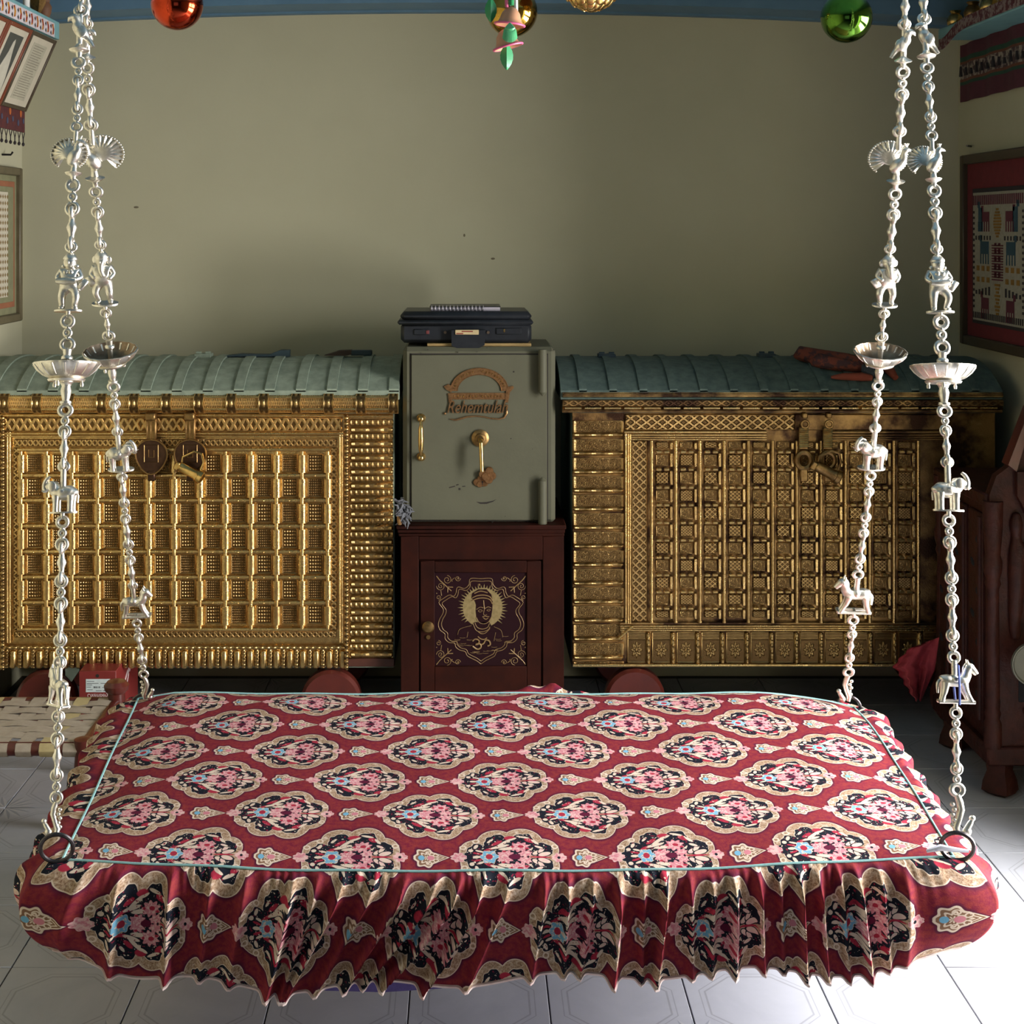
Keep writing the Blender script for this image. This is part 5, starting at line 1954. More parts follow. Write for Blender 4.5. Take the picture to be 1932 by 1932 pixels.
# iron rings of the bed
for (u_, v_, Y, nm) in ((107, 1600, 2.775, 0), (1806, 1597, 2.775, 0), (272, 1330, 3.70, 0), (1600, 1334, 3.70, 0)):
    c = P(u_, v_, Y)
    R_ = .030
    nx = Vector((1, .2, 0)) if u_ < 900 else Vector((1, -.35, 0))
    MB().torus(c, R_, .0042, nx, Vector((0, -.25, 1)), 28, 8).build('ring', IRON, swing)

# =================================================================== HANGING ORNAMENTS
def ball_ornament(u, v, Rpx, Y, m, label):
    c = P(u, v, Y)
    R = Rpx * Y / F
    t = thing('glass_ball', label, 'ornament', c, group='mirrored glass balls')
    MB().ball((0, 0, 0), R, 40, 24).build('ball', m, t)
    MB().lathe([(.010, 0), (.010, .014), (.004, .018)], 16, (0, 0, R * .985)).build('cap', BRASSOLD, t)
    MB().tube([(0, 0, R + .01), (0, 0, ZC - c.z)], .0015, 5).build('cord', STRING, t)


ball_ornament(334, 8, 49, 3.5, BALLR, 'shiny red glass ball hanging beside the left chains')
ball_ornament(966, 22, 48, 3.7, BALLG, 'shiny gold glass ball hanging behind the plastic bell garland')
ball_ornament(1597, 33, 48, 3.5, BALLN, 'shiny green glass ball hanging left of the right chains')

gl = thing('bell_garland', 'plastic garland of peach bells and green leaves hanging at top centre', 'garland', P(958, 20, 3.3))
YG = 3.3
g0 = P(958, 20, YG)
gp = lambda u_, v_, dy=0: P(u_, v_, YG + dy) - g0
gk = YG / F
for (u_, v_, tilt) in ((962, 45, .12), (958, 87, -.25)):
    M = Matrix.Translation(gp(u_, v_)) @ Matrix.Rotation(tilt, 4, 'Y')
    pr = [(3, 32), (10, 29), (17, 20), (20, 10), (23, 3), (29, -2)]
    b1 = MB().lathe([(a * gk, b_ * gk) for a, b_ in pr] + [((a - 2.5) * gk, (b_ - 1) * gk) for a, b_ in pr[::-1]], 26)
    b1.v = [tuple(M @ Vector(p)) for p in b1.v]
    bell = b1.build('bell', PEACHP, gl)
    r1 = MB().torus((0, 0, -1.5 * gk), 28 * gk, 2.2 * gk, XV, YV, 30, 7)
    r1.v = [tuple(M @ Vector(p)) for p in r1.v]
    r1.build('bell_rim', PINKP, bell)
def leaf(u_, v_, w, h, m, dy, curl=.3, ribs=0):
    mb = MB()
    n = 12
    L, Rr = [], []
    for i in range(n + 1):
        t = i / n
        ww = w * math.sin(PI * min(1, t * .93 + .06)) ** .8 * (1 + .06 * (i % 2))
        z = h * (1 - 2 * t)
        L.append(gp(u_ - ww, v_ - z, dy + curl * .01 * math.sin(PI * t)))
        Rr.append(gp(u_ + ww, v_ - z, dy + curl * .01 * math.sin(PI * t)))
    mid = [gp(u_, v_ - h * (1 - 2 * i / n), dy - .006) for i in range(n + 1)]
    vs = L + mid + Rr
    vs2 = [p + Vector((0, .0016, 0)) for p in vs]
    q = n + 1
    fs = []
    for i in range(n):
        fs += [(i, i + 1, q + i + 1, q + i), (q + i, q + i + 1, 2 * q + i + 1, 2 * q + i)]
    fs2 = [tuple(a + len(vs) for a in f[::-1]) for f in fs]
    mb.add(vs + vs2, fs + fs2)
    mb.build('leaf', m, gl)
leaf(956, 108, 12, 24, GREENP, -.005)
leaf(926, 20, 11, 22, GREENP, .0)
tuft = MB()
for i in range(15):
    a = -1.1 + 2.2 * i / 14
    for r_ in (1.0, .66):
        b0, b1 = gp(962, 44, -.055), gp(962 + 15 * r_ * math.sin(a), 46 + 34 * r_ * math.cos(a * .62), -.055 - .012 * math.cos(a))
        tuft.tube([b0, (b0 + b1) / 2 + Vector((.004 * math.sin(a), -.006, 0)), b1], [.0022, .003, .0012], 6)
tuft.build('leaf_tuft', GREENL, gl)
MB().tube([gp(962, 16), gp(960, -140)], .0025, 6).build('cord', STRING, gl)
MB().tube([gp(956, 14, -.01), gp(955, -20, -.01)], .004, 8).build('pink_tube', PINKP, gl)
MB().tube([gp(965, 10, -.012), gp(965, -15, -.012)], .0055, 8).build('green_bead', GREENP, gl)
MB().tube([gp(974, 40, .02), gp(973, -20, .02)], .0045, 8).build('white_tube', WHITEP, gl)

YL = 3.6
lo = thing('lotus_pendant', 'brass lotus-petal pendant tip hanging at top right of centre', 'pendant', P(1116, 23, YL))
l0 = P(1116, 23, YL)
lk = YL / F
lb = MB().lathe([(2 * lk, 0), (14 * lk, 8 * lk), (34 * lk, 18 * lk), (48 * lk, 32 * lk), (52 * lk, 46 * lk), (40 * lk, 60 * lk), (10 * lk, 66 * lk)], 30)
lb.build('bud', BRASSOLD, lo)
for ring, (r_, z_, n_, s_) in enumerate(((9, 6, 6, 10), (24, 13, 9, 14), (38, 24, 11, 17), (49, 38, 12, 18))):
    for i in range(n_):
        a = 2 * PI * (i + .5 * (ring % 2)) / n_
        M = Matrix.Rotation(a, 3, 'Z') @ Matrix.Rotation(.9 - ring * .22, 3, 'Y')
        MB().ball((r_ * lk * math.cos(a), r_ * lk * math.sin(a), z_ * lk), (s_ * .28 * lk, s_ * .72 * lk, s_ * lk), 12, 8, M).build('petal', BRASS, lo)
MB().lathe([(44 * lk, 40 * lk), (95 * lk, 66 * lk), (95 * lk, 72 * lk), (30 * lk, 80 * lk)], 30).build('canopy', mat('maroon_shade', (0.16, 0.06, 0.05), .7), lo)
MB().tube([(0, 0, 70 * lk), (0, 0, ZC - l0.z)], .004, 8).build('rod', BRASSOLD, lo)

# =================================================================== LEFT SIDE: stool, box
st = thing('woven_stool', 'low stool with woven cream webbing and red lacquered frame at left', 'stool')
zs = .25
xL, xR_, yF_, yB_ = -1.56, -1.075, 4.085, 4.47
for (x, y, nm) in ((xR_, yF_, 0), (xR_, yB_, 1), (xL, yF_, 0), (xL, yB_, 1)):
    top = .275 if nm else .255
    kn = [(.026, zs + .012), (.036, zs + .022), (.038, zs + .036), (.028, zs + .048), (.004, zs + .05)] if nm else [(.01, zs + .008)]
    MB().lathe([(.018, 0), (.022, .03), (.018, .07), (.024, .12), (.027, .17), (.024, .205), (.026, .225), (.026, zs + .005)] + kn, 22, (x, y, 0)).build('leg', LACQ, st)
for (a, b_) in (((xL, yF_), (xR_, yF_)), ((xL, yB_), (xR_, yB_)), ((xL, yF_), (xL, yB_)), ((xR_, yF_), (xR_, yB_))):
    MB().tube([(a[0], a[1], zs - .022), (b_[0], b_[1], zs - .022)], .020, 14).build('rail', LACQ, st)
nw = 7
pitch = (xR_ - xL - .02) / nw
ww = pitch * .66
zt2 = zs - .002
nl = 7
pl = (yB_ - yF_) / nl
for i in range(nw):
    x = xL + .035 + i * pitch + pitch * .3
    # wraps over both rails; rises and dips through the cross straps
    pts = []
    for j in range(2 * nl + 1):
        y = yF_ + (yB_ - yF_) * j / (2 * nl)
        z = zt2 - .010 * math.sin(PI * j / (2 * nl)) + (.0022 if ((j // 2 + i) % 2) else -.0022) * (j % 2)
        pts.append((y, z))
    under = [(yB_ + .021, zs - .022), (yB_, zs - .044)]
    frontw = [(yF_, zs - .044), (yF_ - .015, zs - .037), (yF_ - .0225, zs - .022), (yF_ - .015, zs - .006)]
    prof = frontw + pts + [(yB_ + .015, zs - .007)] + under
    vs = []
    for (y, z) in prof:
        for xx in (x - ww / 2, x + ww / 2):
            vs.append((xx, y, z))
    n_ = len(prof)
    fs = [(2 * q, 2 * q + 1, 2 * q + 3, 2 * q + 2) for q in range(n_ - 1)]
    low = [(a, b2, c2 - .0018) for a, b2, c2 in vs]
    fs2 = [tuple(q + len(vs) for q in f[::-1]) for f in fs]
    MB().add(vs + low, fs + fs2).build('strap', WEBY if i % 4 == 1 else WEB, st)
for j in range(nl - 1):
    y = yF_ + (j + .95) * (yB_ - yF_) / nl + .01
    hw = pl * .44
    vs, n_ = [], 2 * nw + 1
    prof = [(xL - .015, zs - .03), (xL, zs - .001)]
    for q in range(n_):
        x = xL + .01 + (xR_ - xL - .01) * q / (n_ - 1)
        prof.append((x, zt2 - .008 * math.sin(PI * (j + 1) / nl) + (.0024 if (q // 2 + j) % 2 else -.0024) * (q % 2)))
    prof += [(xR_ + .018, zs - .012), (xR_ + .021, zs - .03), (xR_, zs - .044)]
    for (x, z) in prof:
        for yy2 in (y - hw, y + hw):
            vs.append((x, yy2, z))
    fs = [(2 * q, 2 * q + 1, 2 * q + 3, 2 * q + 2) for q in range(len(prof) - 1)]
    low = [(a, b2, c2 - .0018) for a, b2, c2 in vs]
    fs2 = [tuple(q + len(vs) for q in f[::-1]) for f in fs]
    MB().add(vs + low, fs + fs2).build('cross_strap', WEB, st)

YX = 4.80
rx = thing('shoe_box', 'red cardboard box with white label standing under the left chest', 'box')
bx0, bx1 = PX(149, YX), PX(219, YX)
zbx = PZ(1266, YX)
MB().cbox(bx0, bx1, YX, 5.12, 0, zbx, .002).build('carton', REDBOX, rx)
MB().cyl((PX(184, YX), YX - .0012, PZ(1275, YX)), (PX(184, YX), YX + .001, PZ(1275, YX)), 3.2 * YX / F, seg=16).build('finger_hole', RUST, rx)
stk = MB().cbox(PX(162, YX), PX(208, YX), YX - .0012, YX + .001, PZ(1306, YX), PZ(1281, YX), .0005).build('sticker', WHITEST, rx)
il = MB()
rng = random.Random(2)
for i, (v_, a, b_) in enumerate(((1285, 164, 178), (1289, 164, 186), (1289, 190, 204), (1292, 164, 174), (1296, 164, 172), (1296.5, 177, 180), (1296.5, 181, 183), (1296.5, 184.5, 185.5), (1296.5, 187, 189), (1296.5, 193, 197), (1296.5, 199, 203), (1301, 165, 175), (1303, 181, 192), (1303, 194, 201))):
    h = 1.6 if 4 < i < 9 else .5
    il.box(PX(a, YX), PX(b_, YX), YX - .0018, YX - .001, PZ(v_ + h, YX), PZ(v_ - h, YX))
il.build('sticker_print', INK, stk)['kind'] = 'stuff'
vs, fs = text_mesh('Oxemberg', 1.0, 0, .25, 'LEFT')
w = max(v[0] for v in vs)
s_ = (PX(206, YX) - PX(164, YX)) / w
MB().add([(PX(164, YX) + v[0] * s_, YX - .0012, PZ(1309, YX) - v[1] * s_ * 1.2) for v in vs], [f[::-1] for f in fs]).build('box_lettering', WHITEINK, rx)
# brand stroke on the side that faces the swing
sd = MB()
pts = [(0, 0, 0), (0, .02, .03), (0, .05, .06), (0, .06, .04), (0, .03, -.01), (0, .01, -.015), (0, 0, 0)]
sd.tube([(bx1 + .0006, YX + .10 + p[1] * 1.2, .135 + p[2] * .8) for p in pts], .0025, 5)
sd.tube([(bx1 + .0006, YX + .16 + a, .15 + b_) for a, b_ in ((0, 0), (.02, .05), (.03, .02), (.05, .06), (.07, .04))], .002, 5)
sd.build('side_lettering', WHITEINK, rx)

# =================================================================== RIGHT SIDE: carved chair-cabinet
CARV = mat('carved_dark_wood', (0.050, 0.012, 0.007), 0.5, spec=.2, c2=(0.022, 0.006, 0.004), scale=22, bmp=.7, bdist=.004, bscale=55)
cc = thing('carved_settle', 'carved dark red wooden settle with pierced panels against the right wall', 'settle')
xa, xb, ya, yb = 1.55, 1.845, 4.30, 4.80
# near end panel: rising arm profile
prof = [(xa, .13), (xa, .90), (xa + .02, .955), (xa + .06, .985), (xa + .09, 1.06), (xa + .13, 1.14), (xa + .16, 1.165), (xa + .18, 1.14), (xa + .21, 1.175), (xb, 1.18), (xb, .13)]
MB().prism(prof, lambda a, b_, d: (a, d, b_), ya + .01, ya + .045).build('end_panel', CARV, cc)
MB().cbox(xa + .01, xb, ya + .045, yb, .13, .86, .004).build('carcass', CARV, cc)
MB().cbox(xa - .012, xb, ya - .006, yb + .004, .10, .155, .006).build('plinth', CARV, cc)
MB().cbox(xa - .01, xb, ya + .02, yb + .004, .86, .90, .006).build('top_rail', CARV, cc)
# corner posts and pilasters
for (x, y) in ((xa + .012, ya + .018), (xa + .012, yb - .03), (xb - .03, ya + .018)):
    MB().lathe([(.026, .15), (.026, .22), (.020, .235), (.024, .25), (.020, .265), (.021, .27), (.018, .62), (.024, .635), (.020, .65), (.026, .67), (.028, .70), (.022, .72), (.028, .80), (.03, .88)], 20, (x, y, 0), scal=lambda w, h: 1 + (.07 * math.cos(w * 10) if .27 < h < .62 else 0)).build('fluted_post', CARV, cc)
# carved attendant figure on the near corner, shallow relief
fp = {'a': (0, 0, .58, .018), 'b': (.004, 0, .66, .022), 'c': (0, 0, .74, .020), 'd': (.002, 0, .78, .010), 'e': (0, 0, .81, .018), 'f': (.002, -.003, .85, .008), 's': (.024, -.004, .74, .010), 't': (.028, -.008, .68, .008), 'k': (-.004, 0, .52, .014), 'l': (.002, 0, .47, .012)}
mbf = MB().add(*skin(fp, [('a', 'b'), ('b', 'c'), ('c', 'd'), ('d', 'e'), ('e', 'f'), ('c', 's'), ('s', 't'), ('a', 'k'), ('k', 'l')], CARV))
mbf.v = [(p[0] + xa + .075, p[1] + ya + .004, p[2]) for p in mbf.v]
mbf.build('carved_figure', CARV, cc)
# scalloped valance over the near end
for i in range(4):
    x = xa + .10 + i * .055
    MB().prism([(x - .026, .97), (x + .026, .97), (x + .026, .90), (x + .012, .875), (x, .845), (x - .012, .875), (x - .026, .90)], lambda a, b_, d: (a, d, b_), ya - .012, ya + .012).build('valance_drop', CARV, cc)
# raised panel frames with leaf-shaped piercings
HOLE = mat('pierced_black', (0.004, 0.004, 0.005), .9)
fr2 = MB()
fr2.cbox(xa + .10, xb - .03, ya + .002, ya + .012, .70, .72, .002).cbox(xa + .10, xb - .03, ya + .002, ya + .012, .36, .38, .002).cbox(xa + .10, xb - .03, ya - .004, ya + .012, .25, .27, .002)
fr2.build('panel_frame', CARV, cc)
rng = random.Random(9)
for i in range(6):
    for j in range(9):
        x, z = xa + .125 + i * .03 + (.015 if j % 2 else 0), .40 + j * .034
        if x > xb - .03:
            continue
        M = Matrix.Rotation(.5 if j % 2 else -.5, 3, 'Y')
        MB().ball((x, ya + .010, z), (.011, .003, .0065), 8, 5, M).build('leaf_piercing', HOLE, cc)
for i in range(4):
    x = xa + .085 + i * .055
    MB().cbox(x, x + .034, ya + .006, ya + .012, .285, .35, .006).build('square_piercing', HOLE, cc)
for i in range(3):
    y0_ = ya + .07 + i * .145
    MB().cbox(xa - .002, xa + .014, y0_, y0_ + .12, .20, .83, .004).build('side_panel', CARV, cc)
    for j in range(7):
        M = Matrix.Rotation(.4 if j % 2 else -.4, 3, 'X')
        MB().ball((xa - .001, y0_ + .06 + .022 * (1 if j % 2 else -1), .28 + j * .078), (.003, .022, .012), 8, 5, M).build('leaf_piercing', HOLE, cc)
    MB().tube([(xa - .004, y0_ + .012, .21), (xa - .004, y0_ + .012, .82)], .008, 8).build('bead_moulding', CARV, cc)
for (x, y) in ((xa + .045, ya + .05), (xa + .045, yb - .06), (xb - .05, ya + .05), (xb - .05, yb - .06)):
    MB().lathe([(.034, 0), (.052, .012), (.048, .04), (.036, .07), (.040, .10), (.030, .115)], 8, (x, y, 0), scal=lambda w, h: 1 + .08 * math.cos(w * 4)).build('foot', CARV, cc)
MB().prism([(xa + .05, .99), (xa + .115, 1.16), (xa + .13, 1.16), (xa + .075, .97)], lambda a, b_, d: (a, d, b_), ya - .004, ya + .05).build('arm_moulding', LACQ, cc)

# red cloth hanging from the far corner of the settle
cl = MB()
n1, n2 = 34, 30
cv_ = []
for j in range(n2 + 1):
    t = j / n2
    for i in range(n1 + 1):
        s = i / n1
        uL = float(np.interp(t, [0, .1, .25, .42, .5, .62, .8, 1], [1744, 1716, 1700, 1685, 1694, 1701, 1712, 1727])) + 2.2 * math.sin(t * 41)
        uR = float(np.interp(t, [0, .5, 1], [1772, 1764, 1738]))
        u_ = uL + (uR - uL) * s
        v_ = 1203 + (1321 - 1203) * t + 10 * (1 - s) * (1 - t) + 3 * math.sin(s * 9) * t
        cv_.append(P(u_, v_, 4.69 + .022 * math.sin(s * 11 + t * 2.5) * (.25 + t) + .012 * math.sin(s * 23) * t - .03 * (1 - s) * t))
cf = []
for j in range(n2):
    for i in range(n1):
        a = j * (n1 + 1) + i
        cf.append((a, a + 1, a + n1 + 2, a + n1 + 1))
m2 = len(cv_)
cl.add(cv_ + [p + Vector((0, .003, 0)) for p in cv_], cf + [tuple(q + m2 for q in f[::-1]) for f in cf])
cl.build('hanging_cloth', REDCLOTH, label='crumpled crimson cloth hanging from the far corner of the settle', cat='cloth')
# pale round tray at the frame edge
c = P(1948, 1252, 4.22)
MB().lathe([(.035, -.004), (.055, -.006), (.060, -.012), (.063, -.012), (.063, .0), (.05, .004)], 36, c, 'Y', ).build('round_tray', mat('pale_tin', (0.16, 0.155, 0.12), .5, .3), label='pale round tin tray leaning at the right end of the settle', cat='tray')

# =================================================================== LEFT WALL
def wall_frame(name, label, X, sgn, y0, y1, z0, z1, th, fw, mf):
    """picture on a side wall; sgn +1 when it faces +X"""
    t = thing(name, label, 'picture', (X, (y0 + y1) / 2, z0))
    yc, h = (y1 - y0) / 2, z1 - z0
    a, b_ = (0, th) if sgn > 0 else (-th, 0)
    for (p, q, r_, s) in ((-yc, -yc + fw, 0, h), (yc - fw, yc, 0, h), (-yc + fw, yc - fw, 0, fw), (-yc + fw, yc - fw, h - fw, h)):
        MB().cbox(a, b_, p, q, r_, s, .004).build('frame_bar', mf, t)
    return t


def on_wall(t, name, sgn, depth, m, y0, y1, z0, z1, th=.002):
    a = depth * sgn
    return MB().cbox(min(a, a + th * sgn), max(a, a + th * sgn), y0, y1, z0, z1, .0005).build(name, m, t)


fl_ = wall_frame('framed_embroidery', 'olive framed embroidery on the left wall', XL, 1, 4.62, 5.42, 1.345, 1.912, .028, .03, FRAMEW)
on_wall(fl_, 'mount', 1, .010, OLIVECL, -.38, .38, .02, .55)
on_wall(fl_, 'red_border', 1, .0125, mat('faded_red_border', (0.30, 0.11, 0.05), .9), -.345, .345, .055, .515, .0015)
on_wall(fl_, 'inner_mount', 1, .0142, OLIVECL, -.325, .325, .075, .495, .0015)
on_wall(fl_, 'cloth', 1, .016, CREAMCL, -.255, .255, .095, .475)
wv = MB()
rng = random.Random(4)
for i in range(20):
    for j in range(16):
        y, z = -.245 + i * .0255, .105 + j * .0235
        wv.prism([(y, z), (y + .009, z + .008), (y + .018, z), (y + .009, z - .008)], lambda a, b_, d: (d, a, b_), .0178, .0186)
wv.build('stitching', mat('brown_thread', (0.22, 0.14, 0.05), .9), fl_)['kind'] = 'stuff'
# nail above it
MB().tube([(XL, 5.26, 1.955), (XL + .03, 5.27, 1.955), (XL + .035, 5.275, 1.965)], .004, 6).build('wall_nail', IRON, label='bent black nail above the left framed embroidery', cat='nail')

# shelf with a printed border and leaning pictures
sh = thing('wall_shelf', 'turquoise shelf on the left wall edged with a printed border', 'shelf')
MB().cbox(XL, -1.462, 3.6, 5.20, 2.395, 2.425, .003).build('shelf_board', TURQ, sh)
MB().cbox(-1.472, -1.455, 3.6, 5.20, 2.362, 2.425, .002).build('fascia', TURQ, sh)
MB().cbox(-1.4555, -1.4535, 3.6, 5.135, 2.362, 2.412, .0005).build('printed_border', mat('white_border_cloth', (0.62, 0.55, 0.56), .8), sh)
pm, pk = MB(), MB()
for i in range(20):
    y = 5.105 - i * .062
    pm.prism([(y, 2.368), (y + .018, 2.372), (y + .024, 2.39), (y + .012, 2.408), (y - .004, 2.404), (y + .008, 2.388)], lambda a, b_, d: (d, a, b_), -1.4535, -1.4528)
    for q in (2.373, 2.396):
        pk.prism([(y - .024, q), (y - .014, q + .009), (y - .008, q), (y - .014, q - .008)], lambda a, b_, d: (d, a, b_), -1.4535, -1.4528)
pm.build('border_print_red', mat('border_red', (0.26, 0.03, 0.012), .8, c2=(0.5, 0.22, 0.02), scale=40, lo=.5, hi=.55), sh)['kind'] = 'stuff'
pk.build('border_print_dark', MOTIFK, sh)['kind'] = 'stuff'
for (ua, ub, nm, lab) in ((108, 63, 'text', 'framed printed text page leaning under the left shelf, nearest the corner'), (63, 20, 'photo', 'framed black and white photograph of a white-draped figure under the left shelf'), (20, -26, 'plain', 'framed picture at the frame edge under the left shelf')):
    y1 = 1.462 * F / (U0 - ua)
    y0 = 1.462 * F / (U0 - ub)
    ym = (y0 + y1) / 2
    top, bot = Vector((-1.464, ym, 2.358)), Vector((-1.575, ym, 2.105))
    ln_ = (top - bot).length
    z_ = (top - bot).normalized()
    y_ = Vector((0, 1, 0))
    x_ = y_.cross(z_)
    t = thing('leaning_picture', lab, 'picture', bot, group='pictures under the left shelf')
    t.rotation_euler = Matrix((x_, y_, z_)).transposed().to_euler()
    hy = (y1 - y0) / 2 - .003
    for (p, q, r_, s) in ((-hy, -hy + .016, 0, ln_), (hy - .016, hy, 0, ln_), (-hy + .016, hy - .016, 0, .014), (-hy + .016, hy - .016, ln_ - .014, ln_)):
        MB().cbox(-.012, .004, p, q, r_, s, .002).build('frame_bar', mat('red_brown_frame', (0.17, 0.035, 0.012), .45) if nm != 'text' else FRAMEDK, t)
    MB().cbox(-.008, -.001, -hy + .012, hy - .012, .01, ln_ - .01, .0005).build('mount', SKINPIC, t)
    if nm == 'text':
        MB().cbox(-.001, 0, -.075, .075, .035, ln_ - .035, .0003).build('page', mat('text_page', (0.42, 0.38, 0.28), .8), t)
        tx = MB()
        for i in range(22):
            z = .045 + i * .0088
            tx.box(-.0002, .0004, -.066 + rng.uniform(0, .01), .066 - rng.uniform(0, .03), z, z + .0022)
        tx.build('print_lines', mat('faint_ink', (0.2, 0.17, 0.12), .8), t)['kind'] = 'stuff'
    elif nm == 'photo':
        MB().cbox(-.001, 0, -.07, .07, .045, ln_ - .035, .0003).build('photo_ground', PICDARK, t)
        MB().prism([(-.066, .046), (.066, .046), (.060, .09), (.038, .15), (.02, .19), (.012, .215), (.004, .225), (-.008, .215), (-.014, .18), (-.04, .12), (-.06, .09)], lambda a, b_, d: (d, a, b_), -.0005, .0006).build('draped_figure', PICLIGHT, t)
# fringed cloth strip beneath
fs_ = thing('fringed_strip', 'maroon embroidered strip with beaded fringe under the leaning pictures', 'textile')
MB().cbox(-1.585, -1.578, 4.05, 5.20, 2.03, 2.118, .001).build('strip', mat('maroon_strip', (0.10, 0.018, 0.014), .9, c2=(0.05, 0.012, 0.016), scale=50), fs_)
dd = MB()
for i in range(9):
    y = 5.15 - i * .12
    for (a, b_, r_, mm) in ((0, .065, .012, 0), (.03, .04, .009, 1), (-.03, .03, .01, 1)):
        dd.m = mm
        dd.ball((-1.577, y + a, 2.03 + b_), (.002, r_, r_ * 1.2), 8, 5)
dd.build('strip_embroidery', [mat('orange_thread', (0.42, 0.10, 0.02), .9), mat('slate_thread', (0.06, 0.06, 0.10), .9)], fs_)['kind'] = 'stuff'
for i in range(22):
    y = 5.19 - i * .048
    f_ = MB().tube([(-1.581, y + .016, 2.03), (-1.581, y, 2.005)], .0016, 5).tube([(-1.581, y - .016, 2.03), (-1.581, y, 2.005)], .0016, 5)
    f_.tube([(-1.581, y, 2.006), (-1.581, y, 1.992)], .002, 5)
    f_.ball((-1.581, y, 1.988), (.0055, .0055, .007), 8, 6)
    f_.build('tassel', MOTIFK, fs_)
# small things standing on the left shelf
MB().lathe([(.011, 0), (.012, .05), (.010, .085), (.004, .088)], 14, (-1.47, 4.86, 2.4255)).build('candle', mat('white_wax', (0.8, 0.78, 0.72), .5), label='white candle on the left wall shelf', cat='candle')
MB().lathe([(.016, 0), (.024, .02), (.026, .04), (.018, .055), (.020, .062)], 18, (-1.48, 5.10, 2.4255)).build('clay_pot', mat('brown_clay', (0.16, 0.07, 0.03), .7), label='small brown clay pot at the far end of the left shelf', cat='pot')
MB().lathe([(.010, 0), (.016, .015), (.026, .035), (.028, .05), (.012, .06)], 18, (-1.475, 5.00, 2.4255), scal=lambda w, h: 1 + .1 * math.cos(6 * w)).build('brass_flower', BRASSOLD, label='small brass flower ornament on the left shelf', cat='ornament')
MB().lathe([(.02, 0), (.034, .02), (.036, .05), (.02, .075), (.024, .085)], 20, (-1.50, 4.72, 2.4255)).build('painted_pot', mat('painted_red_pot', (0.24, 0.04, 0.03), .5, c2=(0.5, 0.4, 0.3), scale=40, lo=.5, hi=.52), label='red and white painted pot on the left shelf', cat='pot')

# =================================================================== RIGHT WALL
fr_ = wall_frame('framed_embroidery', 'maroon bordered framed embroidery with animals on the right wall', XR, -1, 4.70, 5.40, 1.262, 1.958, .03, .035, FRAMEDK)
on_wall(fr_, 'felt_border', -1, .010, MAROON, -.32, .32, .03, .665)
# woven panel
hy, zl, zh = .245, .095, .555
on_wall(fr_, 'dark_edge', -1, .0125, MOTIFK, -hy - .012, hy + .012, zl - .012, zh + .015, .0015)
on_wall(fr_, 'cloth', -1, .0142, mat('dark_cream_weave', (0.33, 0.30, 0.23), .9, c2=(0.27, 0.24, 0.18), scale=60, bmp=.5, bscale=400, bdist=.001), -hy, hy, zl, zh)  # darker cream than the cloth of the left embroidery
dm = {q: MB() for q in 'mbgk'}


def blk(q, y0, y1, z0, z1):
    dm[q].box(-.0185, -.016, min(y0, y1), max(y0, y1), z0, z1)


rng = random.Random(8)
for i in range(26):
    y = -hy + .012 + i * (2 * hy - .024) / 25
    blk('m', y, y + .008, zh - .045, zh - .010)
    blk('k', y, y + .007, zl + .008, zl + .030)
for i in range(18):
    z = zl + .045 + i * .020
    for s in (-1, 1):
        blk('k', s * (hy - .012) - .005, s * (hy - .012) + .005, z, z + .009)
for i in range(10):
    w = .030 * math.sin(PI * (i + .5) / 10) + .006
    blk('g', -w, w, .395 + i * .0105, .402 + i * .0105)
for i in range(14):
    w = .052
    blk('m', -w, w, .245 + i * .0092, .2495 + i * .0092)
    if i % 3:
        blk('m', -w * .5, -w * .2, .245 + i * .0092, .256 + i * .0092)
        blk('m', w * .2, w * .5, .245 + i * .0092, .256 + i * .0092)
for s in (-1, 1):
    for (q, yc, zc_, w, h) in (('m', .115, .45, .035, .035), ('b', .125, .335, .04, .045), ('b', .165, .45, .02, .05), ('m', .12, .14, .035, .04)):
        blk(q, s * yc - w, s * yc + w, zc_, zc_ + h)
        for l in range(4):
            blk(q, s * yc - w + l * w * .62, s * yc - w + l * w * .62 + .006, zc_ - .035, zc_)
        blk(q, s * (yc + w) - .012, s * (yc + w) + .006, zc_ + h, zc_ + h + .022)
    for z in (.275, .235):
        for l in range(3):
            blk('g', s * (.09 + l * .05) - .012, s * (.09 + l * .05) + .012, z, z + .018)
    for l in range(5):
        blk('k', s * (.08 + l * .032) - .006, s * (.08 + l * .032) + .006, .19, .22 - .004 * l)
    for l in range(6):
        blk('k', s * (.07 + l * .028) - .004, s * (.07 + l * .028) + .004, .385, .40)
for i in range(9):
    blk('g', -.012 - .006 * (i % 3), .012 + .006 * (i % 3), .125 + i * .0125, .133 + i * .0125)
for q, m_, nm in (('m', MOTIFM, 'maroon_stitching'), ('b', MOTIFB, 'blue_stitching'), ('g', MOTIFG, 'ochre_stitching'), ('k', MOTIFK, 'black_stitching')):
    dm[q].build(nm, m_, fr_)['kind'] = 'stuff'
MB().cbox(-.0305, -.0295, -.31, .31, .03, .665, .0002)  # (no glass visible in the photograph)
MB().tube([(XR, 5.36, 1.99), (XR - .03, 5.32, 1.99)], .004, 6).build('wall_nail', IRON, label='black nail above the right framed embroidery', cat='nail')

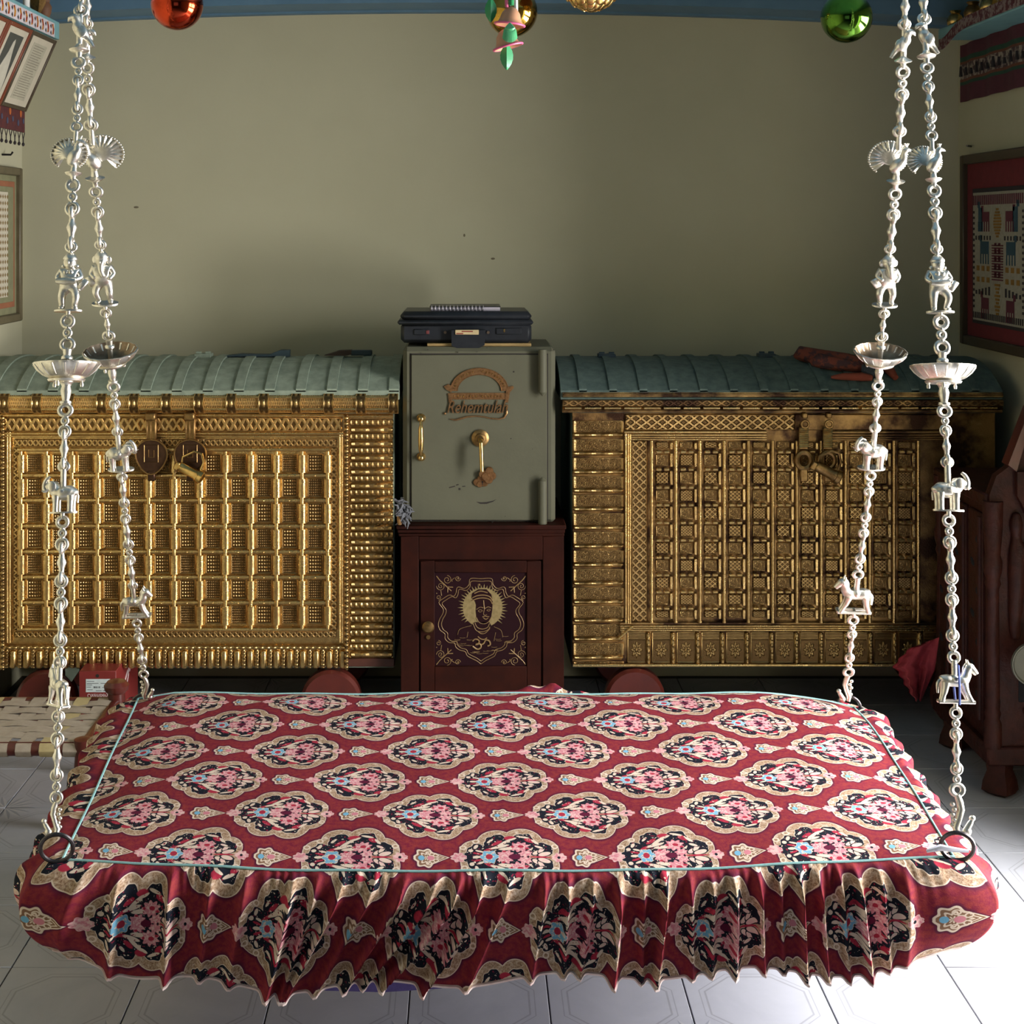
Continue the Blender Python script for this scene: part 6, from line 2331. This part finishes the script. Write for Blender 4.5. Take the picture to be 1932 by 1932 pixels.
# banded textile
tx_ = thing('wall_textile', 'dark maroon textile with patterned middle band hung high on the right wall', 'textile')
X_ = XR - .012
for (z0, z1, m_, nm) in ((2.16, 2.222, mat('dark_plum_cloth', (0.085, 0.018, 0.028), .9, scale=30), 'lower_band'), (2.222, 2.234, mat('dark_green_stripe', (0.018, 0.06, 0.035), .9), 'green_stripe'), (2.234, 2.244, mat('rust_stripe', (0.14, 0.045, 0.022), .9), 'rust_stripe'),
                         (2.244, 2.300, mat('mottled_band', (0.30, 0.24, 0.19), .9, c2=(0.06, 0.03, 0.03), scale=45, lo=.44, hi=.56), 'pattern_band'), (2.300, 2.309, mat('rust_stripe', (0.14, 0.045, 0.022), .9), 'rust_stripe'), (2.309, 2.326, mat('dark_green_stripe', (0.018, 0.06, 0.035), .9), 'green_stripe'), (2.326, 2.372, mat('dark_plum_cloth', (0.085, 0.018, 0.028), .9), 'upper_band')):
    n = 24
    vs, fs = [], []
    for i in range(n + 1):
        y = 4.45 + (5.45 - 4.45) * i / n
        w = .006 * math.sin(i * 1.3)
        for (x, z) in ((X_ - w, z0), (X_ - w, z1), (X_ - w + .004, z1), (X_ - w + .004, z0)):
            vs.append((x, y, z))
    for i in range(n):
        for q in range(4):
            fs.append((i * 4 + q, i * 4 + (q + 1) % 4, i * 4 + 4 + (q + 1) % 4, i * 4 + 4 + q))
    MB().add(vs, fs).build(nm, m_, tx_)
fg = MB()
for i in range(14):
    y = 5.40 - i * .055
    fg.prism([(y, 2.252), (y + .018, 2.252), (y + .009, 2.29 - .008 * (i % 3))], lambda a, b_, d: (d, a, b_), X_ - .014, X_ - .006)
fg.build('band_figures', MOTIFK, tx_)['kind'] = 'stuff'
for (y, z) in ((5.33, 2.385), (5.24, 2.385), (4.98, 2.38)):
    MB().ball((XR - .01, y, z), .007, 8, 6).build('hanging_peg', IRON, tx_)

# right shelf with toran strip and brass pots
sr = thing('wall_shelf', 'turquoise shelf on the right wall draped with a patterned strip', 'shelf')
xs_ = 1.715
MB().cbox(xs_, XR, 3.9, 5.29, 2.372, 2.412, .004).build('shelf_board', TURQ, sr)
tb = MB()
tp = []
ns = 40
for i in range(ns + 1):
    y = 5.27 - i * (1.3 / ns)
    swag = .035 * math.exp(-((y - 5.24) / .12) ** 2)
    tp.append((y, 2.405 - swag + .012 * min(1, (5.27 - y) / .3), 2.366 - swag + .012 * min(1, (5.27 - y) / .3)))
vs, fs = [], []
for (y, z1, z0) in tp:
    vs += [(xs_ - .004, y, z1), (xs_ - .007, y, z0), (xs_ - .002, y, z0), (xs_ - .001, y, z1)]
for i in range(ns):
    for q in range(4):
        fs.append((i * 4 + q, i * 4 + (q + 1) % 4, i * 4 + 4 + (q + 1) % 4, i * 4 + 4 + q))
tb.add(vs, fs).build('toran_strip', mat('mosaic_toran', (0.26, 0.19, 0.17), .8, c2=(0.10, 0.02, 0.025), scale=60, lo=.46, hi=.52), sr)
for i, (u_, v_, r_) in enumerate(((1800, 40, .030), (1833, 27, .032), (1864, 14, .032), (1900, 4, .034))):
    y = 1.76 * F / (u_ - U0)
    MB().lathe([(r_ * .6, 0), (r_ * .95, r_ * .4), (r_, r_ * .9), (r_ * .8, r_ * 1.4), (r_ * .5, r_ * 1.7), (r_ * .7, r_ * 2.0), (r_ * .66, r_ * 2.05)], 24, (1.765, y, 2.4125)).build('brass_pot', BRASSOLD if i % 2 else BRASS,
          label=['small brass pot at the far end of the right shelf', 'dull brass pot second from the far end of the right shelf', 'bright brass pot third along the right shelf', 'dull brass pot fourth along the right shelf'][i], cat='pot', group='brass pots on the right shelf')

# faint marks on the back wall
for (u_, v_, a, b_) in ((257, 391, 5, 2), (930, 488, 4, 2), (876, 444, 2, 3)):
    c = P(u_, v_, YB)
    MB().ball((c.x, YB, c.z), (a * YB / F, .0012, b_ * YB / F), 8, 5).build('wall_mark', STAIN, wall_back)

# =================================================================== put every root at the base of its thing
bpy.context.view_layer.update()
for t in [o for o in bpy.data.objects if o.type == 'EMPTY' and o.parent is None and o.location.length < 1e-6]:
    lo, hi = Vector((1e9,) * 3), Vector((-1e9,) * 3)
    for c in t.children_recursive:
        if c.type == 'MESH':
            for q in c.bound_box:
                w = c.matrix_world @ Vector(q)
                for i in range(3):
                    lo[i], hi[i] = min(lo[i], w[i]), max(hi[i], w[i])
    b0 = Vector(((lo.x + hi.x) / 2, (lo.y + hi.y) / 2, lo.z))
    t.location = b0
    for c in t.children:
        c.location = Vector(c.location) - b0
